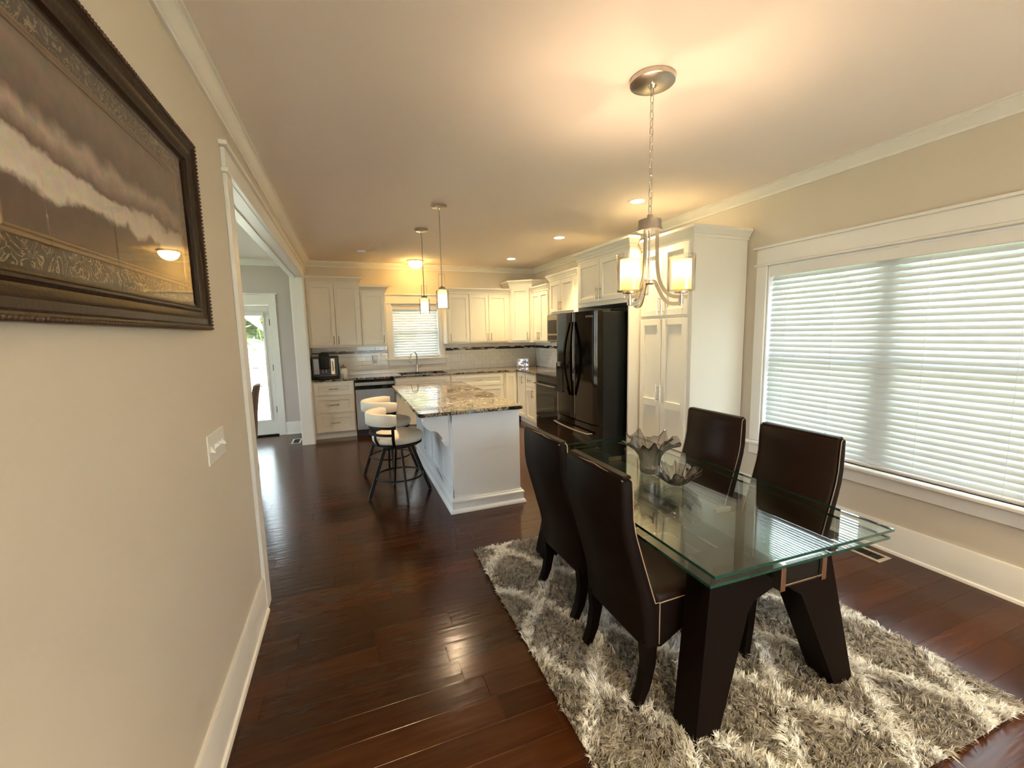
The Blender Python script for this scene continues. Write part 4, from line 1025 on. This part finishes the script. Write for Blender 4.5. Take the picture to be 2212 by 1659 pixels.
# ------------------------------------------------------------------ framed picture on the left wall
PY0, PY1, PZ0, PZ1 = .82, 2.030, 1.592, 2.288
pf = thing('framed_picture', 'large sepia print in a carved dark wooden frame on the left wall', 'picture', (XL, PY0, PZ0))
PW_, PH_ = PY1-PY0, PZ1-PZ0
prof = [(0, 0), (.038, 0), (.042, .006), (.040, .016), (.034, .022), (.034, .040), (.028, .050), (.024, .066), (.030, .074), (.030, .080), (.020, .086), (.018, .098), (0, .098)]
# frame: profile (depth from the wall, inset) swept round the rectangle
def frame_ring(prof, y0, y1, z0, z1, mat, name, par):
    v = []; f = []; k = len(prof)
    for cy_, cz_, sy, sz in ((y0, z0, 1, 1), (y1, z0, -1, 1), (y1, z1, -1, -1), (y0, z1, 1, -1)):
        for dpt, ins in prof: v.append((dpt, cy_+sy*ins, cz_+sz*ins))
    for i in range(4):
        j = (i+1) % 4
        for q in range(k-1): f.append((i*k+q, i*k+q+1, j*k+q+1, j*k+q))
    return MB().add(v, f).build(name, mat, par, 25)
fr_ = frame_ring(prof, 0, PW_, 0, PH_, 'frame_wood', 'frame', pf)
bm_ = MB()
def bead_line(p, q, n):
    for i in range(n):
        c = Vector(p).lerp(Vector(q), (i+.5)/n); bm_.lathe([(.0, -.0055), (.005, -.003), (.0058, 0), (.005, .003), (.0, .0055)], 6, c, cap=False)
e = .006
bead_line((.041, 0, e), (.041, PW_, e), 90); bead_line((.041, 0, PH_-e), (.041, PW_, PH_-e), 90); bead_line((.041, e, 0), (.041, e, PH_), 52); bead_line((.041, PW_-e, 0), (.041, PW_-e, PH_), 52)
tag(bm_.build('bead_edge', 'frame_bead', fr_, 60), kind='stuff')
a = .098
bx('scroll_mat', 'scroll_mat', pf, .010, .0125, a-.004, PW_-a+.004, a-.004, PH_-a+.004, b=0)
b2 = a+.072
frame_ring([(.0125, 0), (.0165, .002), (.0165, .008), (.014, .011), (.0165, .013), (.0165, .017), (.0125, .019)], b2-.017, PW_-b2+.017, b2-.02, PH_-b2+.02, 'frame_gold', 'inner_fillet', pf)
MB().box(.0127, .0142, 0, PW_-2*b2, -.02, PH_-2*b2+.0, b=0).build('print', 'sepia_print', pf, 0, (0, b2, b2))
bx('glass', 'picture_glass', pf, .0185, .0195, a-.008, PW_-a+.008, a-.008, PH_-a+.008, b=0)
# switch plate
sw = thing('switch_plate', 'white four-gang switch plate on the left wall', 'light switch', (XL, 1.94, 1.058))
bx('plate', 'white_plastic', sw, 0, .006, 0, .235, 0, .122, b=.003)
for i in range(4):
    u_ = -1 if i in (0, 3) else 1
    MB().add([(.006, .028+.052*i, .050), (.006, .040+.052*i, .050), (.006, .040+.052*i, .072), (.006, .028+.052*i, .072), (.022, .030+.052*i, .061+u_*.010-.004), (.022, .038+.052*i, .061+u_*.010-.004), (.020, .038+.052*i, .061+u_*.010+.005), (.020, .030+.052*i, .061+u_*.010+.005)],
             [(0, 1, 5, 4), (1, 2, 6, 5), (2, 3, 7, 6), (3, 0, 4, 7), (4, 5, 6, 7)]).build('toggle', 'white_plastic', sw, 0)
def wall_plate(label, x, z, w_, gang, name='outlet_plate'):
    t = thing(name, label, 'outlet', (x, 7.5375, z))
    bx('plate', 'white_plastic', t, -w_/2, w_/2, -.006, 0, -.058, .058, b=.003)
    for g in range(gang):
        cx_ = (g-(gang-1)/2)*.06 if gang > 1 else 0
        for dz in (-.022, .022): bx('socket', 'ceramic_white', t, cx_-.016, cx_+.016, -.008, -.005, dz-.015, dz+.015, b=.002)
wall_plate('wide white outlet and switch plate right of the sink window', 1.855, 1.132, .21, 3)
wall_plate('white outlet plate left of the sink window', .425, 1.145, .085, 1)
wall_plate('white outlet plate above the tablet in the corner', 3.06, 1.20, .075, 1)
pg = thing('plug_in', 'white plug-in warmer on the outlet left of the window', 'plug', (.425, 7.5285, 1.16))
MB().loft([[(x*1.0, -.002, z) for x, z in rrect(-.04, .04, 0, .07, .015)], [(x*.9, -.04, z*.95+.002) for x, z in rrect(-.04, .04, 0, .07, .015)]]).build('housing', 'ceramic_white', pg, 40)
bx('prong_base', 'white_plastic', pg, -.018, .018, -.012, -.001, -.015, .01)

# ------------------------------------------------------------------ counter things
cm = thing('coffee_machine', 'black espresso machine with chrome frother on the left counter end', 'coffee machine', (-.525, 7.02, .9175))
bx('body', 'black_plastic', cm, 0, .385, .06, .42, .0, .335, b=.012); bx('base_tray', 'black_gloss', cm, 0, .385, -.09, .06, 0, .055, b=.006)
bx('side_panel', 'stainless', cm, .03, .11, .050, .062, .07, .31, b=.004)
tw = bx('brew_tower', 'black_gloss', cm, .12, .255, -.03, .1, .15, .40, b=.012); bx('display', 'black_stainless', tw, .145, .23, -.033, -.028, .31, .35, b=.002)
for x in (.165, .205): MB().tube([(x, .0, .20), (x, -.012, .155), (x, -.012, .10)], .007, 8).build('spout', 'chrome', tw)
MB().tube([(.30, .05, .27), (.30, -.01, .26), (.305, -.02, .12)], .008, 8).build('frother', 'chrome', cm)
bx('milk_panel', 'chrome', cm, .27, .33, .045, .062, .06, .31, b=.006)
bx('drip_grid', 'chrome', cm, .05, .35, -.08, .04, .055, .058, b=.001)
jr = thing('canister', 'white ceramic canister with wooden lid beside the coffee machine', 'canister', (-.075, 7.09, .9175))
MB().lathe([(.0, 0), (.048, 0), (.054, .01), (.054, .11), (.046, .13), (.044, .15), (.0, .15)], 28).build('jar', 'ceramic_white', jr); MB().lathe([(.045, .15), (.047, .155), (.047, .172), (.03, .178), (.0, .178)], 24).build('lid', 'lid_wood', jr); MB().lathe([(.008, .178), (.014, .19), (.010, .20), (.0, .203)], 12).build('lid_knob', 'lid_wood', jr)
cu = thing('creamer_cup', 'small clear cup in front of the canister', 'cup', (-.105, 6.975, .9175))
MB().lathe([(.0, 0), (.024, 0), (.028, .08), (.026, .08), (.022, .004), (.0, .004)], 20, cap=False).build('cup', 'clear_glass', cu, 50)
tp = thing('digital_frame', 'white framed digital display in the counter corner', 'tablet', (3.075, 7.40, .918), rad(-14))
tl = MB(); tl.prism([(0, 0), (.014, 0), (.054, .158), (.040, .158)], -.118, .118, 'x').build('case', 'white_plastic', tp, 0)
sc_ = MB(); y0, z0, y1, z1 = .0015, .014, .0365, .144
sc_.add([(-.100, y0+.001, z0), (.100, y0+.001, z0), (.100, y1-.003, z1), (-.100, y1-.003, z1), (-.100, y0+.004, z0), (.100, y0+.004, z0), (.100, y1, z1), (-.100, y1, z1)], [(0, 1, 2, 3), (7, 6, 5, 4), (0, 4, 5, 1), (1, 5, 6, 2), (2, 6, 7, 3), (3, 7, 4, 0)])
sc_.build('screen', 'tablet_screen', tp, 0); bx('stand', 'white_plastic', tp, -.05, .05, .03, .09, 0, .008)

# floor registers
def register(label, x0, x1, y0, y1):
    t = thing('floor_vent', label, 'vent', (x0, y0, 0)); a, b_ = x1-x0, y1-y0
    m = MB(); m.box(0, a, 0, .022, .0005, .006); m.box(0, a, b_-.022, b_, .0005, .006); m.box(0, .022, .022, b_-.022, .0005, .006); m.box(a-.022, a, .022, b_-.022, .0005, .006); m.build('vent_frame', 'vent_metal', t)
    bx('vent_well', 'dark_void', t, .02, a-.02, .02, b_-.02, .0003, .0015, b=0)
    L = max(a, b_)-.05
    for i in range(7):
        if a > b_: bx('louvre', 'dark_void', t, .025+i*L/7, .029+i*L/7, .022, b_-.022, .0015, .005, b=0)
        else: bx('louvre', 'dark_void', t, .022, a-.022, .025+i*L/7, .029+i*L/7, .0015, .005, b=0)
register('metal floor vent below the large window', 3.185, 3.315, 1.60, 1.83)
register('metal floor vent beside the glass door wall', -.86, -.735, 6.87, 7.19)

# chair of the side room
sc = thing('side_chair', 'brown upholstered chair seen through the wide opening', 'chair', (-1.28, 5.55, 0), rad(184))
rings = []
for z, x, w_ in ((.40, -.20, .20), (.52, -.21, .21), (.70, -.225, .22), (.88, -.25, .215), (1.0, -.275, .18), (1.03, -.282, .14)):
    rings.append([(x-.03, -w_*.8, z), (x-.012, -w_, z), (x+.015, -w_*.95, z), (x+.012, 0, z), (x+.015, w_*.95, z), (x-.012, w_, z), (x-.03, w_*.8, z), (x-.04, 0, z)])
MB().loft(rings).build('backrest', 'brown_wicker', sc, 60)
MB().loft([[(x, y_, z) for x, y_ in rrect(-.21+e, .24-e, -.22+e, .22-e, .05)] for e, z in ((.01, .40), (0, .42), (0, .46), (.03, .485))]).build('seat', 'brown_wicker', sc, 60)
for x, y_ in ((-.18, -.18), (-.18, .18), (.2, -.18), (.2, .18)): MB().tube([(x, y_, .41), (x*1.12, y_*1.08, .0)], [.018, .012], 8).build('leg', 'lid_wood', sc)
